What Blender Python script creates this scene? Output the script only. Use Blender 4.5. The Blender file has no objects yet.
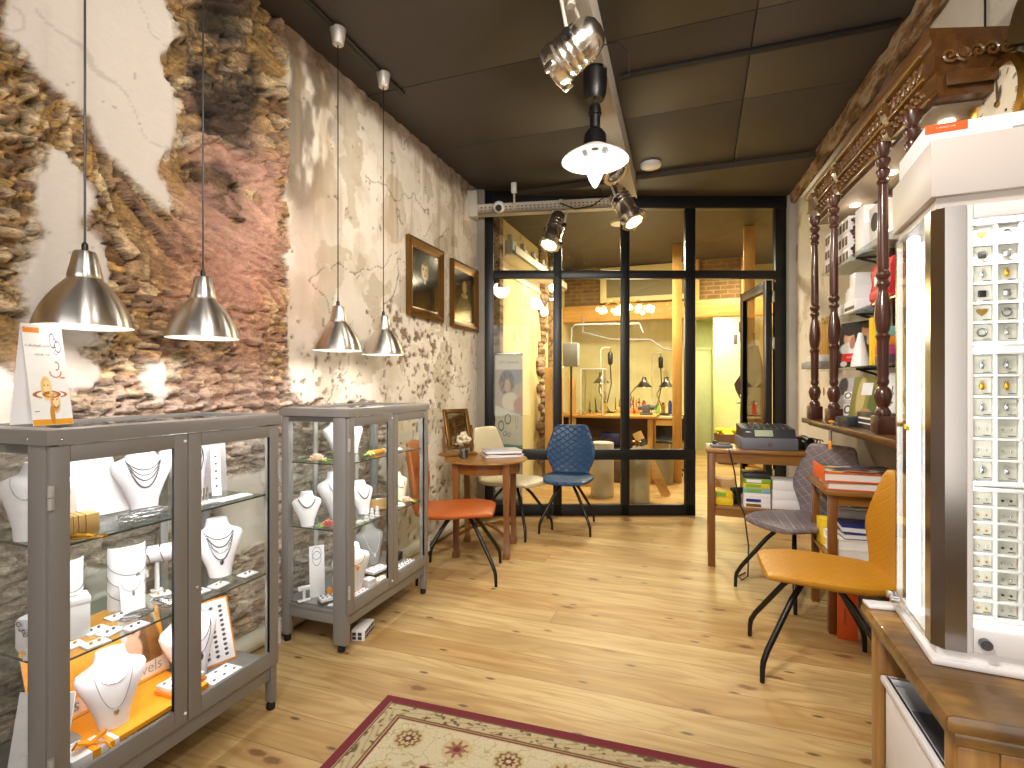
import bpy, bmesh, math, random
import numpy as np
from mathutils import Vector as V, Matrix as MX, Euler
PI = math.pi
R = math.radians
sin, cos = math.sin, math.cos
rnd = random.Random(11)
SC = bpy.context.scene
COL = SC.collection

# ---- the camera station: x runs away from the stone wall, y along it into the shop, z up -------------
YAW, FPX, EYE = R(19.8), 520.0, 1.32
def ray(px, py):
    X, Z = (px - 512) / FPX, (384 - py) / FPX
    return V((X * cos(YAW) - sin(YAW), X * sin(YAW) + cos(YAW), Z))
def on_x(px, py, x):
    r = ray(px, py); d = x / r.x
    return V((x, r.y * d, EYE + r.z * d))

# ---- materials ---------------------------------------------------------------------------------------
def lin(h):
    if not isinstance(h, str): return tuple(h)
    h = h.lstrip('#'); o = []
    for i in (0, 2, 4):
        v = int(h[i:i + 2], 16) / 255
        o.append(v / 12.92 if v <= .04045 else ((v + .055) / 1.055) ** 2.4)
    return tuple(o)
class NT:
    def __init__(s, name):
        s.m = bpy.data.materials.new(name); s.m.use_nodes = True
        s.t = s.m.node_tree; s.t.nodes.clear()
        s.out = s.n('ShaderNodeOutputMaterial')
    def n(s, t, **k):
        nd = s.t.nodes.new(t)
        for a, b in k.items(): setattr(nd, a, b)
        return nd
    def put(s, sock, v):
        if hasattr(v, 'is_linked') or isinstance(v, bpy.types.NodeSocket): s.t.links.new(v, sock)
        else: sock.default_value = v
    def math(s, op, a, b=None, c=None):
        nd = s.n('ShaderNodeMath', operation=op)
        for i, v in enumerate((a, b, c)):
            if v is not None: s.put(nd.inputs[i], v)
        return nd.outputs[0]
    def mix(s, f, a, b, blend='MIX'):
        nd = s.n('ShaderNodeMix', data_type='RGBA', blend_type=blend)
        s.put(nd.inputs[0], f)
        for i, v in ((6, a), (7, b)):
            if isinstance(v, (tuple, list, str)): v = (*lin(v)[:3], 1)
            s.put(nd.inputs[i], v)
        return nd.outputs[2]
    def noise(s, vec, scale, detail=3, rough=.55, dist=0):
        nd = s.n('ShaderNodeTexNoise'); s.put(nd.inputs['Vector'], vec)
        nd.inputs['Scale'].default_value = scale; nd.inputs['Detail'].default_value = detail
        nd.inputs['Roughness'].default_value = rough; nd.inputs['Distortion'].default_value = dist
        return nd.outputs[0]
    def obj(s): return s.n('ShaderNodeTexCoord').outputs['Object']
    def mapping(s, vec, scale=(1, 1, 1), loc=(0, 0, 0), rot=(0, 0, 0)):
        nd = s.n('ShaderNodeMapping'); s.put(nd.inputs[0], vec)
        nd.inputs['Scale'].default_value = scale; nd.inputs['Location'].default_value = loc; nd.inputs['Rotation'].default_value = rot
        return nd.outputs[0]
    def sep(s, vec):
        nd = s.n('ShaderNodeSeparateXYZ'); s.put(nd.inputs[0], vec); return nd.outputs
    def comb(s, x, y, z=0.0):
        nd = s.n('ShaderNodeCombineXYZ')
        for i, v in enumerate((x, y, z)): s.put(nd.inputs[i], v)
        return nd.outputs[0]
    def ramp(s, f, *stops):
        nd = s.n('ShaderNodeValToRGB'); s.put(nd.inputs[0], f); e = nd.color_ramp.elements
        while len(e) < len(stops): e.new(.5)
        for i, (p, c) in enumerate(stops):
            e[i].position = p; e[i].color = (*lin(c), 1) if not isinstance(c, (int, float)) else (c, c, c, 1)
        return nd.outputs[0]
    def bump(s, h, strength=.3, dist=.01):
        nd = s.n('ShaderNodeBump'); s.put(nd.inputs['Height'], h)
        nd.inputs['Strength'].default_value = strength; nd.inputs['Distance'].default_value = dist
        return nd.outputs[0]
    def bsdf(s, col, rough=.5, metal=0, nrm=None, **k):
        b = s.n('ShaderNodeBsdfPrincipled')
        if isinstance(col, (tuple, list, str)): col = (*lin(col)[:3], 1)
        s.put(b.inputs['Base Color'], col); s.put(b.inputs['Roughness'], rough); s.put(b.inputs['Metallic'], metal)
        if nrm is not None: s.put(b.inputs['Normal'], nrm)
        for a, v in k.items(): s.put(b.inputs[a.replace('_', ' ')], v)
        s.t.links.new(b.outputs[0], s.out.inputs[0]); return b
def P(name, col, rough=.5, metal=0, var=.1, vs=9, bump=.06, bs=60, stretch=None, **k):
    """plain material with a little procedural tone variation and surface grain"""
    n = NT(name); o = n.obj()
    if stretch: o = n.mapping(o, stretch)
    c = lin(col); f = n.noise(o, vs, 4)
    lo = tuple(x * (1 - var) for x in c); hi = tuple(min(1, x * (1 + var)) for x in c)
    cc = n.mix(f, lo, hi)
    nr = n.bump(n.noise(o, bs, 2), bump, .004) if bump else None
    n.bsdf(cc, rough, metal, nr, **k)
    return n.m
def emit(name, col, power):
    n = NT(name); e = n.n('ShaderNodeEmission')
    e.inputs[0].default_value = (*lin(col), 1); e.inputs[1].default_value = power
    n.t.links.new(e.outputs[0], n.out.inputs[0]); return n.m
def glass(name, tint='#f4faf8', refl=1.0, rough=.0):
    n = NT(name); tr = n.n('ShaderNodeBsdfTransparent'); gl = n.n('ShaderNodeBsdfGlossy')
    tr.inputs[0].default_value = (*lin(tint), 1); gl.inputs['Roughness'].default_value = rough
    fr = n.n('ShaderNodeLayerWeight'); fr.inputs[0].default_value = .5                  # Schlick, the same from both faces of a sheet
    fc = n.math('ADD', .03, n.math('MULTIPLY', .9, n.math('POWER', fr.outputs['Facing'], 5.0)))
    mx = n.n('ShaderNodeMixShader'); n.t.links.new(n.math('MINIMUM', n.math('MULTIPLY', fc, refl), .96), mx.inputs[0])
    n.t.links.new(tr.outputs[0], mx.inputs[1]); n.t.links.new(gl.outputs[0], mx.inputs[2])
    n.t.links.new(mx.outputs[0], n.out.inputs[0]); return n.m
def wood(name, c1, c2, rough=.45, axis=0, scale=1.0, coat=0.0):
    n = NT(name); o = n.obj(); sc = [26 * scale] * 3; sc[axis] = 2.2 * scale
    v = n.mapping(o, tuple(sc)); g = n.noise(v, 1, 5, .6, .8)
    g2 = n.noise(o, 3 * scale, 3)
    c = n.mix(n.ramp(g, (.3, 0.0), (.7, 1.0)), c1, c2)
    c = n.mix(n.math('MULTIPLY', g2, .35), c, tuple(x * .55 for x in lin(c1)))
    n.bsdf(c, rough, 0, n.bump(g, .12, .004), Coat_Weight=coat); return n.m
def vcol(name, rough=.6, amp=.12, bump=.1, bs=80, noise=30):
    """albedo from the mesh's own colour attribute, broken up with noise"""
    n = NT(name); a = n.n('ShaderNodeAttribute', attribute_name='col'); o = n.obj()
    f = n.noise(o, noise, 5, .6)
    c = n.mix(1.0, a.outputs[0], n.ramp(f, (.25, 1 - amp * 2), (.75, 1.0)), 'MULTIPLY')
    n.bsdf(c, rough, 0, n.bump(n.noise(o, bs, 4), bump, .006)); return n.m

# ---- mesh building -----------------------------------------------------------------------------------
class MB:
    def __init__(s): s.b = bmesh.new()
    def _x(s, vs, M):
        if M is not None: bmesh.ops.transform(s.b, matrix=M, verts=vs)
    def box(s, c, d, bev=0, M=None, seg=2):
        r = bmesh.ops.create_cube(s.b, size=1)['verts']
        for v in r: v.co = V((v.co.x * d[0] + c[0], v.co.y * d[1] + c[1], v.co.z * d[2] + c[2]))
        if bev:
            es = list({e for v in r for e in v.link_edges})
            q = bmesh.ops.bevel(s.b, geom=es, offset=min(bev, min(d) * .49), segments=seg, affect='EDGES', profile=.5)
            r = list({v for f in q['faces'] for v in f.verts} | {v for v in r if v.is_valid})
        s._x(r, M); return s
    def b2(s, a, b, bev=0, M=None):
        return s.box([(a[i] + b[i]) / 2 for i in range(3)], [abs(b[i] - a[i]) for i in range(3)], bev, M)
    def loft(s, loops, cap=True, closed=True, M=None):
        L = [[s.b.verts.new(p) for p in lp] for lp in loops]; n = len(L[0])
        for a, b in zip(L, L[1:]):
            for i in range(n if closed else n - 1):
                j = (i + 1) % n
                try: s.b.faces.new((a[i], a[j], b[j], b[i]))
                except ValueError: pass
        if cap and closed:
            for l in (L[0][::-1], L[-1]):
                try: s.b.faces.new(l)
                except ValueError: pass
        s._x([v for l in L for v in l], M); return s
    def lathe(s, prof, n=24, c=(0, 0, 0), M=None, cap=True):
        s.loft([[V((c[0] + max(r, 1e-5) * cos(2 * PI * i / n), c[1] + max(r, 1e-5) * sin(2 * PI * i / n), c[2] + z)) for i in range(n)] for r, z in prof], cap, True, M); return s
    def cyl(s, p0, p1, r0, r1=None, n=14):
        r1 = r0 if r1 is None else r1; p0, p1 = V(p0), V(p1); d = (p1 - p0)
        q = d.to_track_quat('Z', 'Y').to_matrix().to_4x4(); q.translation = p0
        return s.lathe([(r0, 0), (r1, d.length)], n, M=q)
    def tube(s, pts, r, n=8, closed=False):
        pts = [V(p) for p in pts]; m = len(pts); up = None; loops = []
        for i, p in enumerate(pts):
            a = pts[(i - 1) % m] if (closed or i) else p; b = pts[(i + 1) % m] if (closed or i < m - 1) else p
            t = (b - a).normalized()
            if up is None: up = t.orthogonal().normalized()
            else: up = (up - t * up.dot(t)).normalized()
            w = t.cross(up); rr = r[i] if isinstance(r, (list, tuple)) else r
            loops.append([p + (up * cos(2 * PI * k / n) + w * sin(2 * PI * k / n)) * rr for k in range(n)])
        if closed: loops.append(loops[0])
        return s.loft(loops, not closed)
    def prism(s, poly, h, M=None, z=0):
        return s.loft([[V((x, y, z)) for x, y in poly], [V((x, y, z + h)) for x, y in poly]], True, True, M)
    def ball(s, c, r, n=10, sq=(1, 1, 1)):
        return s.lathe([(r * sin(PI * i / n) * 1, -r * cos(PI * i / n)) for i in range(n + 1)], n + 4, M=MX.Translation(c) @ MX.Diagonal((*sq, 1)))
    def obj(s, name, m, par=None, flat=False, ang=.65):
        bmesh.ops.remove_doubles(s.b, verts=s.b.verts, dist=1e-6)
        bmesh.ops.recalc_face_normals(s.b, faces=s.b.faces)
        if not flat:
            for f in s.b.faces: f.smooth = True
            for e in s.b.edges:
                if len(e.link_faces) == 2 and e.calc_face_angle(0) > ang: e.smooth = False
        me = bpy.data.meshes.new(name); s.b.to_mesh(me); s.b.free()
        me.materials.append(m); o = bpy.data.objects.new(name, me); COL.objects.link(o)
        if par is not None: o.parent = par
        return o
def tag(o, label, cat, group=None, kind=None):
    if label: o['label'] = label
    if cat: o['category'] = cat
    if group: o['group'] = group
    if kind: o['kind'] = kind
    return o
def thing(name, label, cat, loc=(0, 0, 0), rz=0, group=None):
    o = bpy.data.objects.new(name, None); COL.objects.link(o); o.empty_display_size = .05
    o.location = loc; o.rotation_euler = (0, 0, rz)
    return tag(o, label, cat, group)
def single(name, mb, m, label, cat, loc=(0, 0, 0), rz=0, group=None, rot=None, kind=None):
    o = mb.obj(name, m); o.location = loc; o.rotation_euler = rot or (0, 0, rz)
    return tag(o, label, cat, group, kind)
def struct(name, mb, m, par=None):
    o = mb.obj(name, m, par)
    if par is None: o['kind'] = 'structure'
    return o
def dup(o, loc=None, rz=None, label=None, par=None, group=None, rot=None):
    c = o.copy(); COL.objects.link(c)
    if par is not None: c.parent = par
    if loc is not None: c.location = loc
    if rz is not None: c.rotation_euler = (0, 0, rz)
    if rot is not None: c.rotation_euler = rot
    if label: c['label'] = label
    if group: c['group'] = group
    for k in list(o.children): dup(k, par=c)
    return c
def grid_obj(name, m, nu, nv, fn, par=None):
    """fn(u,v arrays) -> xyz (N,3), rgb (N,3)"""
    u, v = np.meshgrid(np.linspace(0, 1, nu), np.linspace(0, 1, nv)); u, v = u.ravel(), v.ravel()
    xyz, rgb = fn(u, v)
    me = bpy.data.meshes.new(name); i = np.arange(nu * nv).reshape(nv, nu)
    q = np.stack([i[:-1, :-1], i[:-1, 1:], i[1:, 1:], i[1:, :-1]], -1).reshape(-1, 4)
    me.vertices.add(nu * nv); me.vertices.foreach_set('co', xyz.astype(np.float32).ravel())
    me.loops.add(q.size); me.loops.foreach_set('vertex_index', q.astype(np.int32).ravel())
    me.polygons.add(len(q)); me.polygons.foreach_set('loop_start', np.arange(0, q.size, 4, dtype=np.int32))
    me.polygons.foreach_set('use_smooth', np.ones(len(q), bool))
    me.update(calc_edges=True)
    a = me.color_attributes.new('col', 'FLOAT_COLOR', 'POINT')
    a.data.foreach_set('color', (rgb if rgb.shape[1] == 4 else np.concatenate([rgb, np.ones((len(rgb), 1))], 1)).astype(np.float32).ravel())
    me.materials.append(m); o = bpy.data.objects.new(name, me); COL.objects.link(o)
    if par is not None: o.parent = par
    return o
def text(s, size, m, par, loc, rot=(PI / 2, 0, 0), name='lettering', ext=.0006, align='CENTER', shear=0):
    cu = bpy.data.curves.new(name, 'FONT'); cu.body = s; cu.size = size; cu.extrude = ext; cu.align_x = align; cu.align_y = 'CENTER'
    cu.shear = shear; cu.resolution_u = 3
    tmp = bpy.data.objects.new(name, cu); COL.objects.link(tmp); bpy.context.view_layer.update()
    me = bpy.data.meshes.new_from_object(tmp.evaluated_get(bpy.context.evaluated_depsgraph_get())); bpy.data.objects.remove(tmp); bpy.data.curves.remove(cu)
    me.name = name; me.materials.clear(); me.materials.append(m); o = bpy.data.objects.new(name, me); COL.objects.link(o); o.parent = par
    o.location = loc; o.rotation_euler = rot; return o
def scrawl(n, size, m, par, loc, rot=(PI / 2, 0, 0), slant=.25):
    """a line of lettering too small to read in the photograph: uneven strokes"""
    q = random.Random(n); mb = MB(); x = 0.0
    for i in range(n):
        w = size * q.uniform(.3, .6)
        if q.random() < .14: x += size * .35
        h = size * q.choice((.45, .5, .5, .75))
        mb.tube([(x, 0, 0), (x + slant * h, h, 0), (x + w * .5, h * .55, 0), (x + w * .8, 0, 0)], size * .045, 4); x += w
    for v in mb.b.verts: v.co.x -= x / 2; v.co.y -= size * .25
    o = mb.obj('lettering', m, par); o.location = loc; o.rotation_euler = rot; return o
# numpy noise
_tab = np.random.RandomState(5).rand(256, 256)
def vn(x, y):
    xi, yi = np.floor(x).astype(int), np.floor(y).astype(int); fx, fy = x - xi, y - yi
    fx, fy = fx * fx * (3 - 2 * fx), fy * fy * (3 - 2 * fy); t = lambda a, b: _tab[a % 256, b % 256]
    return (t(xi, yi) * (1 - fx) + t(xi + 1, yi) * fx) * (1 - fy) + (t(xi, yi + 1) * (1 - fx) + t(xi + 1, yi + 1) * fx) * fy
def fbm(x, y, o=4):
    s, a, n = 0, .5, 0
    for k in range(o): s = s + a * vn(x * 2 ** k + 17 * k, y * 2 ** k + 31 * k); n += a; a *= .5
    return s / n
def voro(x, y, seed=0):
    xi, yi = np.floor(x).astype(int), np.floor(y).astype(int)
    f1 = np.full(x.shape, 9.); f2 = f1.copy(); cid = np.zeros(x.shape)
    for dx in (-1, 0, 1):
        for dy in (-1, 0, 1):
            cx, cy = xi + dx, yi + dy
            jx, jy, h = _tab[(cx + seed) % 256, cy % 256], _tab[(cx + 91 + seed) % 256, (cy + 57) % 256], _tab[(cx + 13) % 256, (cy + 201 + seed) % 256]
            ax, ay = np.abs(cx + .15 + .7 * jx - x), np.abs(cy + .15 + .7 * jy - y); d = .35 * np.hypot(ax, ay) + .65 * np.maximum(ax, ay)
            n1 = d < f1; f2 = np.where(n1, f1, np.minimum(f2, d)); cid = np.where(n1, h, cid); f1 = np.where(n1, d, f1)
    return f1, f2, cid
def ss(a, b, x): t = np.clip((x - a) / (b - a), 0, 1); return t * t * (3 - 2 * t)
def inpoly(poly, x, y):
    r = np.zeros(x.shape, bool); n = len(poly)
    for i in range(n):
        x1, y1 = poly[i]; x2, y2 = poly[(i + 1) % n]
        if y1 == y2: continue
        r ^= ((y1 > y) != (y2 > y)) & (x < (x2 - x1) * (y - y1) / (y2 - y1) + x1)
    return r
def L3(h): return np.array(lin(h))

M = {}
M['grey_paint'] = P('grey_paint', '#817e7b', .33, 0, .04, 4, .03)
M['dark_steel'] = P('dark_steel', '#15161a', .38, .2, .2)
M['black'] = P('black', '#121112', .4)
M['black_rubber'] = P('black_rubber', '#0c0c0c', .7)
M['white_card'] = P('white_card', '#f0edef', .55, 0, .03)
M['white_plastic'] = P('white_plastic', '#ecebec', .35, 0, .03, bump=.02)
M['white_satin'] = P('white_satin', '#efe9ef', .5, 0, .03)
M['cream'] = P('cream', '#e4dcc6', .6)
M['silver'] = P('silver', '#c9c9cc', .22, 1, .05)
M['dark_silver'] = P('dark_silver', '#77787c', .3, 1, .2)
M['gold'] = P('gold', '#d9a640', .25, 1, .1)
M['brass'] = P('brass', '#a8813c', .3, 1, .15)
M['chrome'] = P('chrome', '#e6e3dc', .2, 1, .04, bump=.02)
M['orange'] = P('orange', '#f0952a', .5, 0, .05)
M['orange_yellow'] = P('orange_yellow', '#fba413', .5, 0, .05)
M['red'] = P('red', '#c91a2c', .5)
M['yellow'] = P('yellow', '#e8c522', .5)
M['blue'] = P('blue', '#1c2d7c', .4)
M['green'] = P('green', '#7fae3a', .5)
M['teal'] = P('teal', '#7fb7b5', .5)
M['pink'] = P('pink', '#d04a88', .5)
M['purple'] = P('purple', '#5c4660', .5)
M['light_wood'] = wood('light_wood', '#c89a58', '#e2bb7c', .5)
M['brown_wood'] = wood('brown_wood', '#6d4016', '#8a5822', .35, 2, 1, .2)
M['brown_wood_x'] = wood('brown_wood_x', '#7d5118', '#a07030', .35, 0, 1, .2)
M['dark_wood'] = wood('dark_wood', '#3a1d14', '#54291b', .3, 2, 1, .35)
M['dark_wood_y'] = wood('dark_wood_y', '#4a2c16', '#704a22', .3, 1, 1, .35)
M['pine'] = wood('pine', '#c08a3e', '#dcab5c', .55, 2)
M['pine_x'] = wood('pine_x', '#c08a3e', '#dcab5c', .55, 0)
M['glass'] = glass('glass', '#fcfefd')
M['glass_edge'] = glass('glass_edge', '#f0f7f5', 1.0)
M['pane'] = glass('pane', '#f7f6ee', 1.0)
M['grey_plastic'] = P('grey_plastic', '#686b74', .42)
M['dark_plastic'] = P('dark_plastic', '#2b2c33', .4)
M['brown'] = P('brown', '#5a4030', .6)
M['paper'] = P('paper', '#e9e6e0', .6)
M['ink'] = P('ink', '#3a3a40', .6)
M['grey_card'] = P('grey_card', '#9b9a9b', .6)
LP = dict(pend=5.5, cab=2.1, bulb=22, spot=35, down=9, tower=8, desk=12, chand=45, shop=105, corr=60, win=48, rear=175, wash=30, exp=0.12)
M['orange_red'] = P('orange_red', '#e0601f', .5)
M['gold_paper'] = P('gold_paper', '#c79a3c', .6)
M['tower_chrome'] = P('tower_chrome', '#a39c95', .16, 1, .03, bump=0)
M['tube_led'] = emit('tube_led', '#ffffff', 4)
M['clear_card'] = P('clear_card', '#d2cdbf', .3, 0, .1, 60)
M['gilt_wood'] = wood('gilt_wood', '#7d5a2c', '#9c7434', .35, 1, 1, .3)
M['carved'] = wood('carved_wood', '#54381a', '#80582a', .32, 1, 1, .3)
# ======================= the stone wall =======================
def WP(*pts):
    r = []
    for px, py in pts:
        p = on_x(px, py, -2.1); r.append((p.y, p.z))
    return r
PLASTER = [WP((2, -40), (160, -40), (163, 0), (168, 20), (169, 40), (160, 55), (157, 64), (164, 80), (172, 95), (174, 130), (172, 150), (165, 158), (157, 165), (160, 178), (168, 185), (170, 205), (165, 216), (150, 203), (135, 190), (122, 173), (108, 156), (95, 136), (80, 118), (65, 106), (54, 88), (40, 75), (25, 62), (12, 45), (4, 30)),
           WP((52, 148), (62, 155), (70, 172), (78, 188), (84, 205), (85, 225), (92, 232), (98, 245), (105, 255), (107, 272), (110, 300), (98, 333), (95, 345), (80, 352), (83, 358), (97, 363), (99, 375), (90, 385), (70, 388), (55, 380), (40, 350), (22, 330), (20, 300), (24, 260), (25, 235), (35, 200), (36, 175), (45, 152)),
           WP((140, 360), (165, 355), (168, 380), (163, 395), (150, 400), (141, 385)), WP((-60, 350), (5, 365), (14, 380), (16, 425), (-60, 440)),
           WP((148, 430), (190, 425), (200, 520), (160, 530)), WP((80, 560), (130, 560), (140, 640), (85, 650)), WP((215, 480), (262, 470), (270, 540), (225, 550))]
def ell(y, z, px, py, ry, rz):
    c = on_x(px, py, -2.1); return np.exp(-((y - c.y) / ry) ** 2 - ((z - c.z) / rz) ** 2)
def stone_wall(u, v):
    y, z = -.85 + u * 5.7, v * 3.27
    wy, wz = (fbm(y * 7, z * 7, 3) - .5), (fbm(y * 7 + 40, z * 7 + 9, 3) - .5)
    th = -.42 * ss(.9, 1.6, y) * ss(1.7, 2.3, z)                                   # the courses dip towards the shop front
    a, b = y * np.cos(th) - z * np.sin(th), y * np.sin(th) + z * np.cos(th)
    f1, f2, c1 = voro(a / .19 + wy * .8, b / .07 + wz * .9)
    g1, g2, c2 = voro(a / .09 + wy, b / .028 + wz, 40)
    small = ss(.5, .6, fbm(y * 2.2, z * 2.2, 2))
    e = ss(.0, .12, f2 - f1) * (1 - small) + ss(.0, .13, g2 - g1) * small
    cid = c1 * (1 - small) + c2 * small
    h = e * (.010 + .052 * cid) + .035 * (fbm(y * 3, z * 3, 3) - .5) + .020 * (fbm(a * 13, b * 50, 3) - .5) + .012 * (fbm(y * 45, z * 45, 3) - .5)
    cr = ss(.03, .0, np.abs(fbm(a * 3.2 + 4, b * 17, 4) - .5)) * ss(.42, .55, fbm(y * 4 + 9, z * 4, 2)); h = h - .022 * cr; e = e * (1 - .8 * cr)
    lay = np.floor(fbm(a * 1.6, b * 7 + 3, 3) * 14); h = h + .012 * (np.modf(np.sin(lay * 12.9898) * 43758.5)[0] - .0)
    pal = np.array([L3(c) for c in ('#a5834f', '#cda971', '#84633c', '#dcc092', '#a98a62', '#c29a5c', '#94765a', '#d0b48e')])
    col = pal[(cid * 7.99).astype(int)]
    k = fbm(a * 12, b * 45, 5)[:, None]; col = col * (.28 + 1.45 * k)
    mort = L3('#4d3c2b') * (.6 + .8 * fbm(y * 22, z * 22, 3))[:, None]
    col = col * e[:, None] + mort * (1 - e[:, None])
    # greyer stones low on the wall, colour also brightened for cabinet light spill
    low = (ss(1.55, 1.1, z) * .82)[:, None]; col = col * (1 - low) + (L3('#c6b4a9') * (.4 + 1.1 * k)) * low
    # a coat of pink wash and a black sooty streak
    pk = np.clip(1.0 * ell(y, z, 232, 250, .30, .5) + .7 * ell(y, z, 255, 195, .25, .3) + .35 * ell(y, z, 215, 375, .35, .25), 0, 1) * ss(.36, .5, fbm(y * 11 + 3, z * 11, 4) + .06)
    pk = (pk * .85)[:, None]; col = col * (1 - pk) + L3('#d2a393') * (.75 + .5 * k) * pk
    h = h * (1 - .55 * pk[:, 0]) + .012 * pk[:, 0]
    red = (.4 * ell(y, z, 205, 275, .2, .2) + .4 * ell(y, z, 262, 300, .14, .3))[:, None]; col = col * (1 - red) + L3('#b06d52') * (.6 + .8 * k) * red
    so = np.clip(1.35 * ell(y, z, 217, 95, .22, .5) + .5 * ell(y, z, 250, 60, .3, .3), 0, 1) * ss(.25, .55, fbm(y * 5, z * 5 + 7, 4) + .08)
    so = (so * .88)[:, None]; col = col * (1 - so) + L3('#1f1913') * (.5 + 1.0 * k) * so
    # smooth white plaster left standing in islands
    ey, ez = y + (fbm(y * 9, z * 9, 4) - .5) * .09, z + (fbm(y * 9 + 50, z * 9, 4) - .5) * .09
    m = np.zeros(y.shape, bool)
    for p in PLASTER: m |= inpoly(p, ey, ez)
    def soft(q):
        q = q.astype(float).reshape(370, 640)
        for _ in range(2): q = np.pad(q, 1, 'edge'); q = (q[:-2, 1:-1] + q[2:, 1:-1] + q[1:-1, :-2] + q[1:-1, 2:] + 2 * q[1:-1, 1:-1]) / 6
        return q.ravel()
    pl = soft(m)
    rim = np.zeros(y.shape, bool)
    for p in PLASTER: rim |= inpoly(p, y + (fbm(y * 11 + 9, z * 11, 3) - .5) * .22, z + (fbm(y * 11, z * 11 + 70, 3) - .5) * .22)
    rim = (rim & ~m).astype(float)[:, None] * .75
    col = col * (1 - rim) + L3('#cdbfa6') * (.7 + .5 * k) * rim
    pc = L3('#d5ccc3') * (.93 + .14 * fbm(y * 3, z * 3, 3))[:, None]
    dots = (vn(y * 60, z * 60) > .965)[:, None] * .35; pc = pc * (1 - dots)
    # old limewashed plaster beyond the stone, flaking lower down
    by = 2.22 + .05 * (fbm(z * 6, z * 0 + 3, 3) - .5)
    old = ((ey > by) & ((z > 1.22 + .25 * (fbm(y * 4, y * 0, 3) - .5)) | (ey > 3.15 + .3 * (fbm(z * 4, z * 0, 2) - .5)))).astype(float)
    oc = L3('#ddd5c8') * (.86 + .28 * fbm(y * 2.3, z * 2.3, 4))[:, None]
    w = fbm(y * 3.5 + 3, z * 3.5, 5)
    for lo, hi, c, s in ((.52, .535, '#dcd2c2', .85), (.585, .60, '#e9e1d6', .75)):
        t = (ss(lo, hi, w) * s)[:, None]; oc = oc * (1 - t) + L3(c) * t
    t = ss(.60, .61, fbm(y * 4 + 60, z * 4, 5))[:, None] * .6; oc = oc * (1 - t) + L3('#b3a68e') * t
    t = (.55 * ss(.5, .62, fbm(y * 2, z * 1.4 + 5, 4)) * ss(2.0, 2.9, z))[:, None]; oc = oc * (1 - t) + L3('#93856f') * t
    t = (np.clip(1.7 * ell(y, z, 303, 85, .24, .5) + 1.1 * ell(y, z, 298, 175, .12, .25), 0, 1) * ss(.36, .52, fbm(y * 9, z * 4, 4) + .05) * .85)[:, None]
    oc = oc * (1 - t) + L3('#5e5140') * t
    t = (.6 * ell(y, z, 300, 290, .3, .5) * ss(.35, .6, fbm(y * 5, z * 5 + 2, 3) + .1))[:, None]; oc = oc * (1 - t) + L3('#d9b5a4') * t
    t = (ss(.48, .7, fbm(y * 6 + 30, z * 5, 4)) * .3)[:, None]; oc = oc * (1 - t) + L3('#a9977c') * t
    # streaks of brown running down
    t = (ss(.55, .75, fbm(y * 14, z * 1.3, 3)) * .45 * ss(1.9, 2.6, z))[:, None]; oc = oc * (1 - t) + L3('#a08661') * t
    chip = (fbm(y * 24 + 7, z * 24, 4) - .118 + .05 * ss(1.8, 1.5, z) + .30 * (fbm(y * 3.3 + 4, z * 3.3, 2) - .45) + .12 * (ell(y, z, 425, 340, .55, .2) + ell(y, z, 395, 345, .2, .22)) - .11 * ss(1.75, 2.3, z))
    ch = (ss(.635, .655, chip) + .8 * ss(.78, .82, vn(y * 34, z * 34)) * ss(1.75, 1.45, z) * ss(.45, .55, fbm(y * 4, z * 4, 2)))
    hole = np.clip(ch, 0, 1)
    cc = L3('#94806a') * (.5 + 1.0 * fbm(y * 40, z * 40, 3))[:, None]; oc = oc * (1 - hole[:, None]) + cc * hole[:, None]
    crack = (np.abs(fbm(y * 1.7 + 20, z * 1.7, 4) - .5) < .0035).astype(float) * (fbm(y * 2, z * 2 + 30, 2) > .5)
    oc = oc * (1 - .55 * crack[:, None]); pc = pc * (1 - .18 * (np.abs(fbm(y * 2 + 5, z * 2, 3) - .5) < .004)[:, None])
    top = ss(.0, .12, z - 3.1 + .22 * (fbm(y * 6, z * 0, 3) - .3)) * old; tt = top[:, None] * .8
    oc = oc * (1 - tt) + L3('#6a523a') * (.5 + k) * tt
    edge = np.abs(y - by) < .035; edge = (edge & (z > 1.2))[:, None] * .6; 
    hp = .046 + .004 * (fbm(y * 2, z * 2, 2) - .5)
    ho = .05 + .008 * (fbm(y * 5, z * 5, 3) - .5) - .012 * hole - .006 * crack - .02 * top * vn(y * 20, z * 20)
    h = h * (1 - pl) + hp * pl; col = col * (1 - pl[:, None]) + pc * pl[:, None]
    h = h * (1 - old) + ho * old; col = col * (1 - old[:, None]) + oc * old[:, None]
    ro = (1 - pl) * (1 - old * (1 - .6 * hole)) * (1 - .7 * pk[:, 0]) + .06
    return np.stack([-2.125 + h, y, z], 1), np.clip(np.concatenate([col, ro[:, None]], 1), 0, 1)
def masonry():
    n = NT('old_masonry'); a = n.n('ShaderNodeAttribute', attribute_name='col'); o = n.obj(); ro = a.outputs['Alpha']
    v = n.mapping(o, (1, 22, 60), rot=(R(12), 0, 0)); f = n.noise(v, 1, 6, .68, .5); g = n.noise(o, 90, 4, .65)
    t = n.math('ADD', n.math('MULTIPLY', f, .7), n.math('MULTIPLY', g, .3))
    c = n.mix(ro, a.outputs['Color'], n.mix(1.0, a.outputs['Color'], n.ramp(t, (.36, .45), (.5, .95), (.62, 1.45)), 'MULTIPLY'))
    b = n.n('ShaderNodeBump'); n.put(b.inputs['Height'], n.math('MULTIPLY', t, ro)); b.inputs['Strength'].default_value = .9; b.inputs['Distance'].default_value = .022
    n.bsdf(c, .85, 0, b.outputs[0]); return n.m
w_ = grid_obj('wall_left', masonry(), 640, 370, stone_wall); w_['kind'] = 'structure'

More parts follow.
